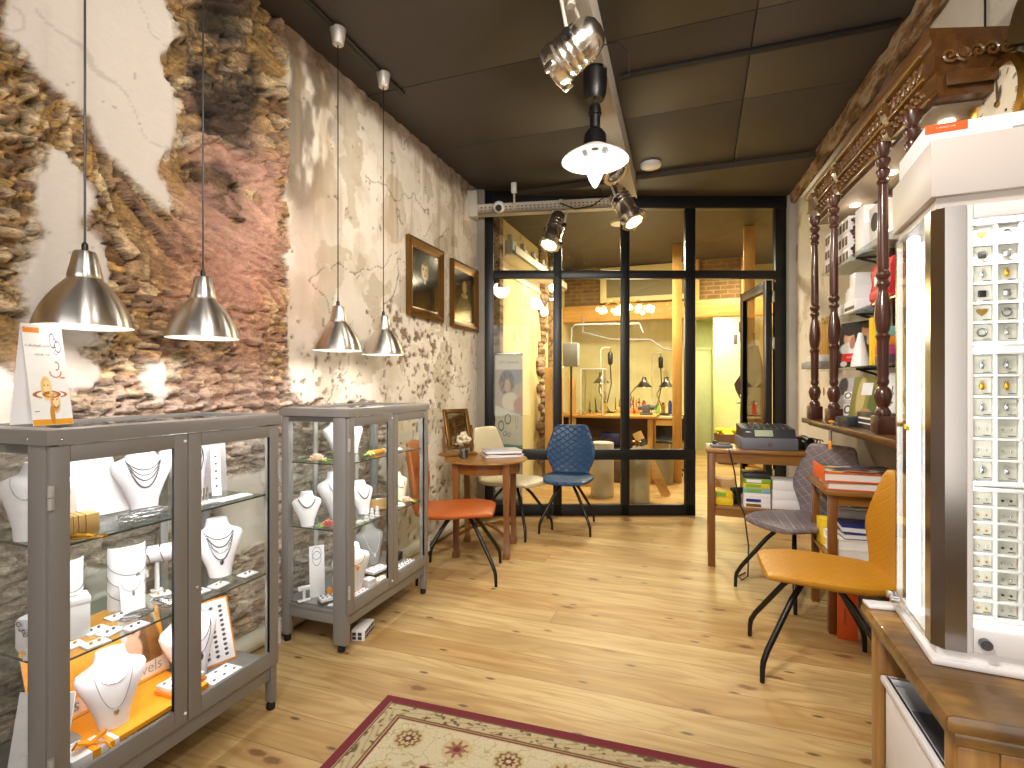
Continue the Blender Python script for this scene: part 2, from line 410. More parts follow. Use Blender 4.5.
# ======================= floor, ceiling, other walls =======================
def floor_mat():
    n = NT('pine_floor'); o = n.obj(); x, y, z = n.sep(o)
    pw = .185; r = n.math('DIVIDE', y, pw); row = n.math('FLOOR', r); fr = n.math('FRACT', r)
    wn = n.n('ShaderNodeTexWhiteNoise', noise_dimensions='1D'); n.put(wn.inputs['W'], row); rv = wn.outputs['Value']
    # butt joints: each row shifted by its own random length
    lx = n.math('ADD', n.math('DIVIDE', x, 60.0), n.math('MULTIPLY', rv, 7.3)); cell = n.math('FLOOR', lx); fx = n.math('FRACT', lx)
    wn2 = n.n('ShaderNodeTexWhiteNoise', noise_dimensions='2D'); n.put(wn2.inputs['Vector'], n.comb(row, cell)); rv2 = wn2.outputs['Value']
    ofs = n.math('MULTIPLY', rv2, 31.0)
    k = n.n('ShaderNodeTexVoronoi', feature='F1', voronoi_dimensions='2D'); kv = n.comb(n.math('ADD', n.math('MULTIPLY', x, 1.15), ofs), n.math('ADD', n.math('MULTIPLY', y, 2.6), n.math('MULTIPLY', rv2, 17.0)), 0.0)
    n.put(k.inputs['Vector'], kv); k.inputs['Scale'].default_value = 1.0; kd = k.outputs['Distance']
    near = n.math('POWER', n.math('SUBTRACT', 1.0, n.math('MINIMUM', kd, 1.0)), 3.0)
    gv = n.comb(n.math('ADD', n.math('MULTIPLY', x, 1.1), ofs), n.math('ADD', n.math('MULTIPLY', y, 20), n.math('MULTIPLY', near, 2.2)), ofs)
    g = n.noise(gv, 1.0, 4, .55, .6); wv = n.noise(n.comb(n.math('ADD', n.math('MULTIPLY', x, .8), ofs), n.math('MULTIPLY', y, 7), 0.0), 1.0, 2, .5, .3)
    rings = n.math('FRACT', n.math('MULTIPLY', wv, 9.0)); rings = n.math('ABSOLUTE', n.math('SUBTRACT', rings, .5))
    c = n.mix(n.ramp(g, (.3, 0.0), (.72, 1.0)), '#b99a66', '#d8be8a')
    c = n.mix(n.math('MULTIPLY', n.ramp(rings, (.0, 1.0), (.25, 0.0)), .42), c, '#a57a47')
    c = n.mix(n.math('MULTIPLY', rv2, .55), c, n.mix(1.0, c, '#d0ab74', 'MULTIPLY'))
    big = n.noise(n.comb(n.math('ADD', n.math('MULTIPLY', x, .9), ofs), n.math('MULTIPLY', y, 2.5), 0.0), 1.0, 3)
    c = n.mix(n.math('MULTIPLY', n.ramp(big, (.48, 0.0), (.66, 1.0)), .5), c, '#94703f')
    kf = n.noise(o, 40, 3); kk = n.math('ADD', kd, n.math('MULTIPLY', n.math('SUBTRACT', kf, .5), .05))
    c = n.mix(n.math('MULTIPLY', n.ramp(kk, (.03, 1.0), (.16, 0.0)), .4), c, '#93683c')
    c = n.mix(n.ramp(kk, (.03, .85), (.055, 0.0)), c, '#74502f')
    s2 = n.n('ShaderNodeTexVoronoi', feature='F1', voronoi_dimensions='2D'); n.put(s2.inputs['Vector'], n.comb(n.math('ADD', n.math('MULTIPLY', x, 1.6), ofs), n.math('MULTIPLY', y, 4.5), ofs)); s2.inputs['Scale'].default_value = 1
    c = n.mix(n.math('MULTIPLY', n.ramp(s2.outputs['Distance'], (.02, 1.0), (.05, 0.0)), .8), c, '#4d2f1c')
    gap = n.math('MAXIMUM', n.math('LESS_THAN', fr, .014), n.math('LESS_THAN', fx, .00004))
    c = n.mix(n.math('MULTIPLY', gap, .75), c, '#4b3018')
    n.bsdf(c, n.math('ADD', .36, n.math('MULTIPLY', g, .12)), 0, n.bump(n.math('SUBTRACT', n.math('MULTIPLY', g, .3), gap), .25, .003)); return n.m
struct('floor', MB().b2((-2.6, -2.2, -.1), (2.2, 11.6, 0)), floor_mat())
def ceil_mat():
    n = NT('ceiling_brown'); o = n.obj(); f = n.noise(o, 1.3, 4); g = n.noise(o, 14, 4)
    c = n.mix(f, '#3b3531', '#474039'); n.bsdf(c, .55, 0, n.bump(g, .12, .006)); return n.m
M['ceiling'] = ceil_mat()
mb = MB(); ys = [-2.2, .35, 1.7, 2.95, 3.85, 5.05]; xs = [-2.3, -.62, .28, 1.9]
for a, b in zip(ys, ys[1:]):
    for c, d in zip(xs, xs[1:]): mb.b2((c + .003, a + .003, 3.25), (d - .003, b - .003, 3.28), .003)
mb.b2((-2.3, -2.2, 3.275), (2.2, 6.1, 3.35)); mb.b2((-2.3, 5.05, 3.25), (2.2, 6.1, 3.28))
struct('ceiling', mb, M['ceiling'])
struct('trim_1', MB().b2((-.46, 3.27, 3.225), (1.0, 3.31, 3.25), .006), P('conduit_black', '#1d1814', .6))
struct('trim_2', MB().b2((-.4, 2.39, 3.235), (1.1, 2.415, 3.25), .004), M['ceiling'])
struct('trim_3', MB().b2((-1.86, -1, 3.235), (-1.83, 3.0, 3.25), .005), M['black'])
def plaster(name, c1, c2, patch=None):
    n = NT(name); o = n.obj(); f = n.noise(o, 1.6, 6, .62); g = n.noise(o, 9, 5)
    c = n.mix(n.ramp(f, (.35, 0.0), (.65, 1.0)), c1, c2)
    if patch: c = n.mix(n.ramp(n.noise(o, 2.3, 5, .6), (.60, 0.0), (.64, 1.0)), c, patch)
    n.bsdf(c, .8, 0, n.bump(g, .25, .012)); return n.m
# the shelf wall is not quite parallel to the stone wall
RWA = math.atan(.0714)
def rwx(y): return 1.085 - .0714 * (y - 3.24)
mR = MX.Translation((1.085, 3.24, 0)) @ MX.Rotation(RWA, 4, 'Z')         # local: x into the wall, y along it
def RW(s, off, z=0): return mR @ V((-off, s, z))                          # s metres along from y=3.24, off metres out of the wall
struct('wall_right', MB().b2((0, -5.5, 0), (.14, 2.66, 3.25), 0, mR), plaster('white_plaster', '#d9d2c6', '#c9bfae', '#b8a88e'))
lps = []; q = random.Random(12)                                            # rough old beam along the top of that wall
for i in range(60):
    s0 = -3.0 + i * .094; lps.append([mR @ V((x + q.uniform(-.009, .009), s0, z + q.uniform(-.012, .012))) for x, z in ((0, 3.12), (-.03, 3.105), (-.045, 3.12), (-.055, 3.16), (-.055, 3.2), (-.06, 3.25), (0, 3.25))])
mb = MB().loft(lps)
def old_beam():
    n = NT('old_beam'); o = n.obj(); f = n.noise(n.mapping(o, (14, 3, 14)), 1, 6, .65)
    c = n.ramp(f, (.36, '#4a3622'), (.46, '#7d5a34'), (.55, '#a89478'), (.64, '#8a6c46')); n.bsdf(c, .85, 0, n.bump(n.noise(o, 25, 4), .5, .02)); return n.m
M['old_beam'] = old_beam(); struct('trim_4', mb, M['old_beam'])
struct('wall_rear', MB().b2((-2.3, -2.3, 0), (-1.7, -2.2, 3.25)).b2((1.3, -2.3, 0), (2.2, -2.2, 3.25)).b2((-1.7, -2.3, 2.75), (1.3, -2.2, 3.25)).b2((-1.7, -2.3, 0), (1.3, -2.2, .5)), plaster('rear_plaster', '#cfc6b6', '#bdb3a2'))
mb = MB()
for x in (-1.7, -.72, .27, 1.25): mb.b2((x, -2.28, .5), (x + .05, -2.22, 2.75), .006)
for z in (.5, 2.0, 2.7): mb.b2((-1.7, -2.275, z), (1.3, -2.225, z + .05), .006)
o = struct('window_1', mb, M['dark_steel']); MB().b2((-1.65, -2.255, .55), (1.25, -2.249, 2.7)).obj('pane', M['pane'], o)
struct('baseboard_left', MB().cyl((-2.075, .2, .05), (-2.075, 4.7, .05), .045, n=16), P('pipe_white', '#cfc6ba', .5))

# ======================= the steel and glass screen =======================
mP = MX.Rotation(YAW, 4, 'Z') @ MX.Translation((0, 5.24, 0))              # local: x along the screen, y deeper
root = thing('wall_partition', None, None); root.matrix_world = mP; root['kind'] = 'structure'
st = M['dark_steel']; Zt = 3.13
MB().b2((-.27, -.05, 0), (-.185, .03, 3.25), .005).obj('frame_post', st, root)
mb = MB()
for x in (.415, 1.095, 1.74): mb.b2((x, -.03, 0), (x + (.085 if x < 1.5 else .10), .03, Zt), .005)
mb.b2((2.64, -.03, 0), (2.75, .03, Zt), .005)
mb.b2((-.27, -.03, 2.38), (2.75, .03, 2.46), .005).b2((-.27, -.035, .56), (1.84, .03, .665), .005).b2((-.27, -.03, 0), (1.84, .03, .11), .005)
mb.b2((-.27, -.04, 3.08), (2.75, .04, 3.25), .005)
mb.obj('frame', st, root)
gx = [(-.185, .415), (.5, 1.095), (1.18, 1.74)]
for a, b in gx:
    for z0, z1 in ((.11, .56), (.665, 2.38), (2.46, 3.08)):
        MB().b2((a, -.004, z0), (b, .004, z1)).obj('pane', M['pane'], root)
MB().b2((1.84, -.004, 2.46), (2.64, .004, 3.08)).obj('pane', M['pane'], root)
# the door, swung open into the workshop
dr = thing('door_1', None, None); dr['kind'] = 'structure'; dr.matrix_world = mP @ MX.Translation((2.6, .02, 0)) @ MX.Rotation(R(83), 4, 'Z')
mb = MB()
for x0, x1, z0, z1 in ((0, .09, .02, 2.37), (.75, .84, .02, 2.37), (.09, .75, 2.27, 2.37), (.09, .75, .02, .14), (.09, .75, .58, .67)): mb.b2((x0, -.03, z0), (x1, .03, z1), .004)
mb.obj('frame', st, dr); MB().b2((.09, -.004, .14), (.75, .004, 2.27)).obj('pane', M['pane'], dr)
for z in (1.73, 2.2, .4): MB().b2((-.03, -.055, z - .06), (.03, -.02, z + .06), .004).cyl((0, -.045, z - .06), (0, -.045, z + .06), .014).obj('hinge', M['silver'], dr)
MB().b2((.78, .03, .98), (.81, .04, 1.2), .003).cyl((.795, .03, 1.1), (.795, .09, 1.1), .009).tube([(.795, .085, 1.1), (.74, .09, 1.1), (.67, .09, 1.1)], .009).cyl((.795, -.03, 1.1), (.795, -.09, 1.1), .009).tube([(.795, -.085, 1.1), (.74, -.09, 1.1), (.67, -.09, 1.1)], .009).obj('handle', M['silver'], dr)
# plastered jambs either side of the screen
struct('trim_5', MB().b2((-.42, -.09, 0), (-.27, .12, 3.25), .01, mP), plaster('grey_plaster', '#9a958a', '#8b857a', '#6f6a5c'))
struct('trim_6', MB().b2((2.75, -.08, 0), (2.9, .05, 3.25), .008, mP), plaster('jamb_white', '#c9c7c0', '#b9b6ae'))
# ======================= the workshop behind it =======================
ws = plaster('workshop_plaster', '#dccf9f', '#cfc08b', '#b9a978')
struct('wall_workshop_left', MB().b2((-2.35, 4.96, 0), (-2.1, 9.4, 3.25)), ws)
struct('wall_workshop_back', MB().b2((-2.3, 9.0, 0), (-.05, 9.12, 3.25)).b2((.66, 9.0, 0), (2.2, 9.12, 3.25)).b2((-.05, 9.0, 2.42), (.66, 9.12, 3.25)), plaster('workshop_green', '#d9d3a6', '#cfc796'))
struct('wall_corridor', MB().b2((-.25, 9.12, 0), (-.12, 11.3, 3.0)).b2((.24, 9.9, 0), (.72, 11.2, 2.9)).b2((.7, 9.12, 0), (.8, 9.9, 2.9)).b2((-.25, 11.2, 0), (1.0, 11.3, 3.0)).b2((-.25, 9.12, 2.6), (1.0, 11.3, 2.7)), plaster('corridor_plaster', '#d6d6a8', '#cccb9c'))
d2 = struct('door_2', MB().b2((-.1, 11.14, 0), (.22, 11.19, 2.0), .004).b2((-.12, 11.12, 2.0), (.235, 11.2, 2.06), .004), P('door_cream', '#d9dab0', .5))
struct('wall_workshop_right', MB().b2((1.5, 5.9, 0), (1.7, 9.1, 3.25)).b2((.95, 5.95, 0), (1.5, 6.05, 3.25)), plaster('workshop_ochre', '#d6bf88', '#c4a868', '#a98a52'))
struct('ceiling_workshop', MB().b2((-2.3, 4.9, 3.2), (2.2, 11.3, 3.3), 0), P('ceiling_brown_back', '#463d30', .6))
def brick_mat():
    n = NT('old_brick'); b = n.n('ShaderNodeTexBrick'); o = n.obj(); x, y, z = n.sep(o); n.put(b.inputs['Vector'], n.comb(x, z))
    b.inputs['Scale'].default_value = 1; b.inputs['Brick Width'].default_value = .2; b.inputs['Row Height'].default_value = .065; b.inputs['Mortar Size'].default_value = .008
    for i, c in ((1, '#8f7444'), (2, '#7d6236'), (3, '#a08a58')): b.inputs[i].default_value = (*lin(c), 1)
    f = n.noise(o, 8, 5); c = n.mix(f, n.mix(1.0, b.outputs[0], '#b09070', 'MULTIPLY'), b.outputs[0]); n.bsdf(c, .9, 0, n.bump(n.math('ADD', b.outputs[1], f), .5, .02)); return n.m
M['brick'] = brick_mat()
struct('trim_7', MB().b2((-2.1, 8.4, 2.58), (-1.5, 8.5, 3.2)).b2((.0, 8.38, 2.58), (.58, 8.5, 3.2)), M['brick'])                   # brick infill over the beam
struct('trim_8', MB().b2((-2.1, 8.28, 2.32), (1.5, 8.46, 2.58), .015), M['pine_x'])                        # the long pine beam
struct('trim_9', MB().b2((-.34, 7.3, 0), (-.22, 7.43, 3.2), .01), M['pine'])                                     # pine posts
struct('trim_10', MB().b2((.50, 6.75, 0), (.62, 6.9, 3.2), .012).b2((-.09, 8.3, 2.58), (0, 8.45, 3.2), .01).b2((.58, 8.3, 2.58), (.68, 8.45, 3.2), .01), M['pine'])
struct('trim_11', MB().b2((-2.1, 5.12, 0), (-1.98, 5.24, 3.2), .015).b2((-2.1, 7.4, 0), (-1.95, 7.55, 3.2), .015), M['old_beam'])
struct('trim_12', MB().b2((-1.4, 8.35, 2.62), (-.13, 8.42, 2.70), .005).b2((-1.4, 8.35, 3.06), (-.13, 8.42, 3.18), .005).b2((-1.5, 8.35, 2.62), (-1.4, 8.42, 3.18), .005), P('hatch_cream', '#d9c890', .5))
struct('trim_13', MB().b2((-1.4, 8.4, 2.70), (-.13, 8.44, 3.06)), P('hatch_panel', '#7d7250', .6))

struct('trim_17', MB().b2((-2.1, 8.86, 0), (-.05, 8.99, .85)), plaster('pale_brickwork', '#d9cfae', '#c4b78e', '#a99a70'))
mb = MB(); q = random.Random(21)                                          # rough stones left standing out of the workshop wall
for i in range(34): mb.ball((-2.1, 7.05 + q.uniform(-.12, .12), .3 + .087 * i), q.uniform(.10, .19), 7, (.45, 1, .55))
struct('trim_18', mb, M['old_beam'])
# ======================= pendant lamps over the cabinets =======================
def alu():
    n = NT('brushed_aluminium'); o = n.obj(); g = n.noise(n.mapping(o, (6, 6, 300)), 1, 2)
    t = n.n('ShaderNodeTangent', direction_type='RADIAL', axis='Z')
    b = n.bsdf('#d8d4ce', n.math('ADD', .27, n.math('MULTIPLY', g, .1)), 1, n.bump(g, .03, .001), Anisotropic=.8, Anisotropic_Rotation=.25); n.t.links.new(t.outputs[0], b.inputs['Tangent']); return n.m
M['alu'] = alu(); M['bulb'] = emit('bulb_glow', '#fff1dd', 14); M['lamp_white'] = P('lamp_white', '#f4f2ee', .5, bump=0)
M['alu_matt'] = P('matt_aluminium', '#d9d5cf', .5, .7, .03)
def pendant(y, label):
    t = thing('pendant_lamp', label, 'lamp', (-1.84, y, 1.5), 0, 'aluminium pendant lamps over the display cabinets')
    out = [(.130, 0), (.1295, .008), (.124, .03), (.112, .06), (.096, .09), (.078, .116), (.06, .138), (.049, .150), (.0455, .154), (.047, .158), (.045, .17), (.037, .205), (.031, .236), (.027, .241), (.009, .242)]
    MB().lathe(out, 48, cap=False).obj('shade', M['alu'], t)
    MB().lathe([(.1285, .0005), (.122, .03), (.110, .06), (.094, .089), (.076, .114), (.05, .14), (.0001, .142)], 48, cap=False).obj('inner_shade', M['lamp_white'], t)
    MB().lathe([(.001, .03), (.024, .04), (.031, .062), (.024, .085), (.014, .1), (.013, .117)], 16).obj('bulb', M['bulb'], t)
    MB().lathe([(.009, .238), (.009, .262), (.006, .27)], 12).obj('cord_grip', M['black'], t)
    MB().cyl((0, 0, .265), (0, 0, 1.69), .0032, n=6).obj('cord', M['black'], t)
    MB().lathe([(.025, 1.655), (.03, 1.66), (.042, 1.738), (.042, 1.742)], 24).obj('ceiling_cup', M['alu_matt'], t)
    l = bpy.data.lights.new('lamp_light', 'SPOT'); l.energy = LP['pend']; l.color = (1, .93, .89); l.shadow_soft_size = .07; l.spot_size = R(150); l.spot_blend = .3
    q = bpy.data.objects.new('lamp_light', l); COL.objects.link(q); q.parent = t; q.location = (0, 0, .025)
    return t
for y, lb in ((1.097, 'brushed aluminium pendant lamp hanging above the orange and white tent sign'),
              (1.516, 'brushed aluminium pendant lamp in front of the pink washed stone'),
              (2.33, 'brushed aluminium pendant lamp over the glazed end of the farther cabinet'),
              (2.76, 'brushed aluminium pendant lamp closest to the two framed portraits')): pendant(y, lb)

# ======================= display cabinets =======================
def cabinet(yc, label):
    t = thing('display_cabinet', label, 'cabinet', (-1.805, yc, 0), 0, 'grey metal display cabinets')
    g = M['grey_paint']; X0, X1, Y0, Y1 = -.222, .185, -.40, .40
    for n, x, y in (('post', X1 - .043, Y0 + .022), ('post', X0 + .028, Y0 + .022), ('post', X0 + .028, Y1 - .022)):
        hw = .042 if x > 0 else .026
        MB().b2((x - hw, y - .022, .03), (x + hw, y + .022, 1.165), .017).obj(n, g, t)
        MB().lathe([(.016, 0), (.018, .004), (.018, .03)], 14, (x, y, 0)).obj('foot', M['black_rubber'], t)
    MB().b2((X1 - .04, Y1 - .025, .03), (X1, Y1 + .002, 1.165), .006).obj('post', g, t)
    MB().lathe([(.015, 0), (.018, .008), (.015, .03)], 14, (X1 - .02, Y1 - .012, 0)).obj('foot', M['black_rubber'], t)
    mb = MB()                                                             # top frame with rounded rim, glass set in it
    z0, z1 = 1.158, 1.2
    X2 = X1 + .018; rp = [(0, 0), (0, .03), (.006, .039), (.016, .042), (.045, .042), (.045, .03), (.04, 0)]; lps = []
    for sx, sy in ((-1, -1), (1, -1), (1, 1), (-1, 1)): lps.append([V(((X2 - d) if sx > 0 else (X0 + d), sy * (Y1 + .004 - d), z0 + h_)) for d, h_ in rp])
    mb.loft(lps + [lps[0]], False)
    tp = mb.obj('top_frame', g, t); MB().b2((X0 + .03, Y0 + .03, 1.187), (X1 - .03, Y1 - .03, 1.193)).obj('top_pane', M['glass_edge'], t)
    MB().b2((X0, Y0 + .01, .13), (X1 - .012, Y1, .185), .006).b2((X0 + .01, Y0 + .02, .185), (X1 - .025, Y1 - .02, .21)).b2((X1 - .03, Y0 + .02, .125), (X1 - .008, Y1, .19), .004).obj('bottom_panel', g, t)
    MB().b2((X0 + .05, Y0 + .006, .19), (X1 - .08, Y0 + .011, 1.16)).obj('side_pane', M['glass'], t)
    MB().b2((X0 + .05, Y1 - .011, .19), (X1 - .04, Y1 - .006, 1.16)).obj('side_pane', M['glass'], t)
    for y in (Y0 + .012, Y1 - .02):
        for za, zb in ((.185, .2), (1.13, 1.16)): MB().b2((X0 + .04, y - .006, za), (X1 - .05, y + .012, zb), .002).obj('side_rail', g, t)
    MB().b2((X0 + .004, Y0 + .05, .19), (X0 + .008, Y1 - .05, 1.16)).obj('back_pane', M['glass'], t)
    for y in (-.16, .21):                                                     # slotted upright that carries the shelves
        mb = MB().b2((X0 + .012, y - .014, .2), (X0 + .024, y + .014, 1.158), .002)
        mb.obj('shelf_upright', P('upright_%d' % int(y * 100), '#a19d9a', .4) if 'upr' not in M else M['upr'], t)
    for z in (.875 if yc < 2 else .92, .555 if yc < 2 else .588):
        sh = MB().b2((X0 + .02, Y0 + .03, z - .006), (X1 - .03, Y1 - .03, z)).obj('shelf', M['glass_edge'], t)
        MB().b2((X1 - .03, Y0 + .03, z - .006), (X1 - .0275, Y1 - .03, z)).obj('front_edge', M['shelf_edge'], sh); MB().b2((X0 + .02, Y0 + .0275, z - .006), (X1 - .03, Y0 + .03, z)).obj('end_edge', M['shelf_edge'], sh)
    for s in (-1, 1):                                                     # the two doors meet in the middle
        d = MB(); ya, yb = (Y0 + .006, -.002) if s < 0 else (.002, Y1 - .002)
        xa, xb = X1 - .004, X1 + .012
        for a, b in (((ya, .19), (ya + .048, 1.154)), ((yb - .046, .19), (yb, 1.154)), ((ya + .048, .19), (yb - .046, .252)), ((ya + .048, 1.108), (yb - .046, 1.154))):
            d.b2((xa, a[0], a[1]), (xb, b[0], b[1]), .003)
        dd = d.obj('door', g, t)
        MB().b2((X1 + .001, ya + .04, .245), (X1 + .005, yb - .04, 1.115)).obj('pane', M['glass'], dd)
        hy = ya + .001 if s < 0 else yb
        for z in (.30, 1.02 if s < 0 else .98): MB().cyl((X1 + .014, hy, z - .032), (X1 + .014, hy, z - .001), .0075, n=12).cyl((X1 + .014, hy, z + .001), (X1 + .014, hy, z + .032), .0075, n=12).obj('hinge', M['upr'], dd)
        if s < 0: [MB().ball((X1 + .013, -.012, z), .005).obj('catch', M['white_plastic'], dd) for z in (1.13, .225)]
        if s > 0: MB().ball((X1 + .013, .03, .63), .006).obj('lock', M['silver'], dd)
    [MB().ball(q_, .004).obj('screw', M['silver'], t) for q_ in ((X1 + .018, Y0 + .03, 1.172), (X1 - .06, Y0 - .004, 1.172))]
    ls = MB().b2((X1 - .025, Y0 + .06, 1.143), (X1 - .012, Y1 - .06, 1.15)).obj('light_strip', M['led'], t)
    for z, e in ((1.14, 1.0), (.86 if yc < 2 else .905, .75), (.54 if yc < 2 else .57, .75)):
        l = bpy.data.lights.new('cabinet_light', 'AREA'); l.energy = LP['cab'] * e; l.shape = 'RECTANGLE'; l.size = .02; l.size_y = .66; l.color = (1, .95, .95)
        q = bpy.data.objects.new('cabinet_light', l); COL.objects.link(q); q.parent = t; q.location = (X1 - .05, 0, z); q.rotation_euler = (0, R(28), 0)
    return t
M['shelf_edge'] = P('shelf_edge', '#4b524e', .2, bump=0); M['upr'] = P('upright_grey', '#a7a3a0', .4); M['led'] = emit('led_strip', '#ffffff', 5)
cabinet(1.27, 'grey metal display cabinet under the tent sign, full of silver jewellery'); cabinet(2.51, 'grey metal display cabinet with flowers on its shelves, next to the orange chair')

# ---- jewellery display pieces ----
BUST = [(0, .044, .036), (.04, .052, .04), (.09, .072, .046), (.14, .096, .05), (.168, .104, .048), (.182, .098, .044), (.192, .078, .04), (.2, .058, .037), (.212, .048, .036), (.228, .044, .035), (.240, .041, .033)]
def bint(z):
    for a, b in zip(BUST, BUST[1:]):
        if a[0] <= z <= b[0]:
            t = (z - a[0]) / (b[0] - a[0]); return a[1] + (b[1] - a[1]) * t, a[2] + (b[2] - a[2]) * t
    return BUST[-1][1:] if z > .2 else BUST[0][1:]
def bust_body(s=1, lean=.18, flat=.75):
    loops = []
    for z, w, d in BUST:
        lp = []
        for k in range(28):
            a = 2 * PI * k / 28; y = -sin(a) * d * (flat if sin(a) < 0 else 1)
            lp.append(V((w * cos(a) * s, (y + lean * z) * s, z * s)))
        loops.append(lp)
    return MB().loft(loops)
def on_bust(x, z, s=1, lean=.18, e=.002):
    w, d = bint(z); q = max(0, 1 - min(1, abs(x) / w) ** 2) ** .5
    return V((x * s, (-d * q - e + lean * z) * s, z * s))
def necklace(drop, half=.058, n=22, s=1, lean=.18, top=.19):
    pts = []
    for i in range(n + 1):
        u = -1 + 2 * i / n; pts.append(on_bust(half * u, top - drop * (1 - abs(u) ** 2.2), s, lean))
    return pts
def bust(label, loc, rz, s=1, col='white_satin', chains=((.06, 'silver', .0018, 0),), pendant=None, lean=.18, group='white necklace busts', name='necklace_bust'):
    t = thing(name, label, 'jewellery bust', loc, rz, group)
    bust_body(s, lean).obj('body', M[col], t)
    for drop, m, r, bead in chains:
        p = necklace(drop, s=s, lean=lean); mb = MB()
        if bead:
            for i, q in enumerate(p[:-1]):
                for f in (0, .5): mb.ball(q.lerp(p[i + 1], f), r * s * 1.15, 6)
        else: mb.tube(p, r * s, 6)
        mb.obj('necklace', M[m], t)
        if pendant and drop == max(c[0] for c in chains):
            q = p[len(p) // 2]; MB().ball(q + V((0, -.003, -.012 * s)), .008 * s, 8, (1, .4, 1.5)).obj('pendant', M[pendant], t)
    return t
G1 = 'jewellery shown in the cabinet under the tent sign'; G2 = 'jewellery shown in the cabinet with flowers'
Z1, Z2, Z3 = .8765, .5565, .2115                                              # standing heights in the first cabinet
FA = R(90)                                                                # local -y turned to face the room (+x)
bust('large white bust with four looping silver chains, top shelf under the pendant lamps', (-1.86, 1.30, Z1), FA - .4, .9, 'white_satin', ((.035, 'dark_silver', .002, 1), (.055, 'dark_silver', .0018, 0), (.075, 'dark_silver', .0022, 1), (.102, 'dark_silver', .003, 1)), lean=.25)
bust('white bust edged with dark chains, cut off by the middle stile of the nearer cabinet', (-1.88, 1.50, Z1), FA + .1, 1.02, 'white_satin', ((.06, 'dark_silver', .0016, 0), (.1, 'dark_silver', .0016, 0)), lean=.25)
bust('pale bust at the glazed end of the nearer cabinet, its edge just in frame', (-1.80, .935, Z1), FA - 1.0, .9, 'white_satin', ((.06, 'silver', .0016, 1),))
bust('small white bust wrapped in several grey chains and a tassel, middle shelf of nearer cabinet', (-1.80, 1.56, Z2), FA - .5, .9, 'white_satin', ((.03, 'dark_silver', .0022, 1), (.062, 'dark_silver', .003, 1), (.085, 'silver', .003, 1), (.115, 'dark_silver', .0025, 1)), pendant='dark_silver', lean=.3)
bust('large pale bust with a fine chain and small pendant standing on the orange platform', (-1.71, 1.10, .266), FA - .35, .9, 'white_satin', ((.045, 'silver', .0012, 1), (.125, 'silver', .001, 0)), pendant='silver', lean=.22)
bust('narrow white bust tied with dark cords behind the orange platform', (-1.80, 1.44, Z3), FA, 1.1, 'white_satin', ((.06, 'ink', .001, 0), (.1, 'ink', .001, 0)), pendant='ink', lean=.12)
# white pyramid backing board, photo card, wooden box on the top shelf
single('display_board', MB().loft([[V((-.085, 0, 0)), V((.085, 0, 0)), V((.085, .008, 0)), V((-.085, .008, 0))], [V((-.07, .09, .19)), V((.07, .09, .19)), V((.07, .098, .19)), V((-.07, .098, .19))]]), M['white_card'], 'plain white leaning board behind the four-chain bust', 'display board', (-1.90, 1.19, Z1), FA - .1, G1)
def plaque(name, label, cat, w, h, fn, loc, rz, tilt=.25, m='card_print', res=90, group=None, edge='white_card', stand=True, th=.004):
    t = thing(name, label, cat, loc, rz, group)
    mr = MX.Rotation(-tilt, 4, 'X')
    b = MB().b2((-w / 2, .0006, 0), (w / 2, th, h), 0, mr)
    if stand: b.loft([[V((-w * .2, h * .75 * sin(tilt) + .003, h * .75 * cos(tilt))), V((w * .2, h * .75 * sin(tilt) + .003, h * .75 * cos(tilt)))], [V((-w * .2, h * .75 * sin(tilt) + h * .3, 0)), V((w * .2, h * .75 * sin(tilt) + h * .3, 0))]], False, False)
    b.obj('backing', M[edge], t)
    def f(u, v):
        x, z = (u - .5) * w, v * h
        p = np.stack([x, z * sin(tilt), z * cos(tilt)], 1); return p, fn(u, v)
    grid_obj('print', M[m], res, max(8, int(res * h / w)), f, t)
    return t
M['card_print'] = vcol('card_print', .45, .03, .02, 60, 50)
def img(base):
    def deco(layers):
        def f(u, v):
            c = np.tile(L3(base), (len(u), 1))
            for test, h, a in layers: 
                k = (test(u, v) * a)[:, None]; c = c * (1 - k) + L3(h) * k
            return c
        return f
    return deco
def E_(cx, cy, rx, ry, s=.15): return lambda u, v: ss(1 + s, 1 - s, np.hypot((u - cx) / rx, (v - cy) / ry))
def B_(a, b, c, d): return lambda u, v: ((u > a) & (u < b) & (v > c) & (v < d)).astype(float)
def RG(cx, cy, rx, ry, w): return lambda u, v: (np.abs(np.hypot((u - cx) / rx, (v - cy) / ry) - 1) < w).astype(float)
face_card = img('#e9e2dc')([(E_(.5, .62, .30, .42), '#8a5a34', 1), (E_(.3, .3, .2, .4), '#c08a48', 1), (E_(.52, .62, .2, .27), '#e8c0a4', 1), (E_(.5, .2, .35, .24), '#dcae90', 1), (E_(.45, .67, .03, .02), '#503428', 1), (E_(.6, .67, .03, .02), '#503428', 1), (E_(.53, .5, .05, .016), '#b5524e', 1)])
plaque('photo_card', 'upright photo card of a necklace wearer beside the small wooden box', 'photo card', .10, .16, img('#ecd9cc')([(E_(.4, .9, .3, .2), '#e0b79c', 1), (E_(.35, .4, .35, .4), '#e3c0a8', 1), (RG(.45, .85, .28, .25, .08), '#5c5048', 1), (B_(.05, .2, .3, .55), '#b8326a', .9), (B_(.1, .3, .05, .14), '#b8326a', .8)]), (-1.84, 1.02, Z1), FA - .3, .12, group=G1)
t = thing('wooden_block', 'light wooden block with a gold chain draped over it, on a glass shelf', 'display block', (-1.73, 1.0, Z1), FA - .15, G1)
MB().b2((-.055, -.03, 0), (.055, .03, .06), .003).obj('block', M['light_wood'], t)
mb = MB()
for x in (-.012, .0, .018):
    mb.tube([(x, .028, .062), (x, -.031, .061), (x + .001, -.033, .03), (x, -.034, .006)], .0011, 5)
mb.obj('chain', M['gold'], t)
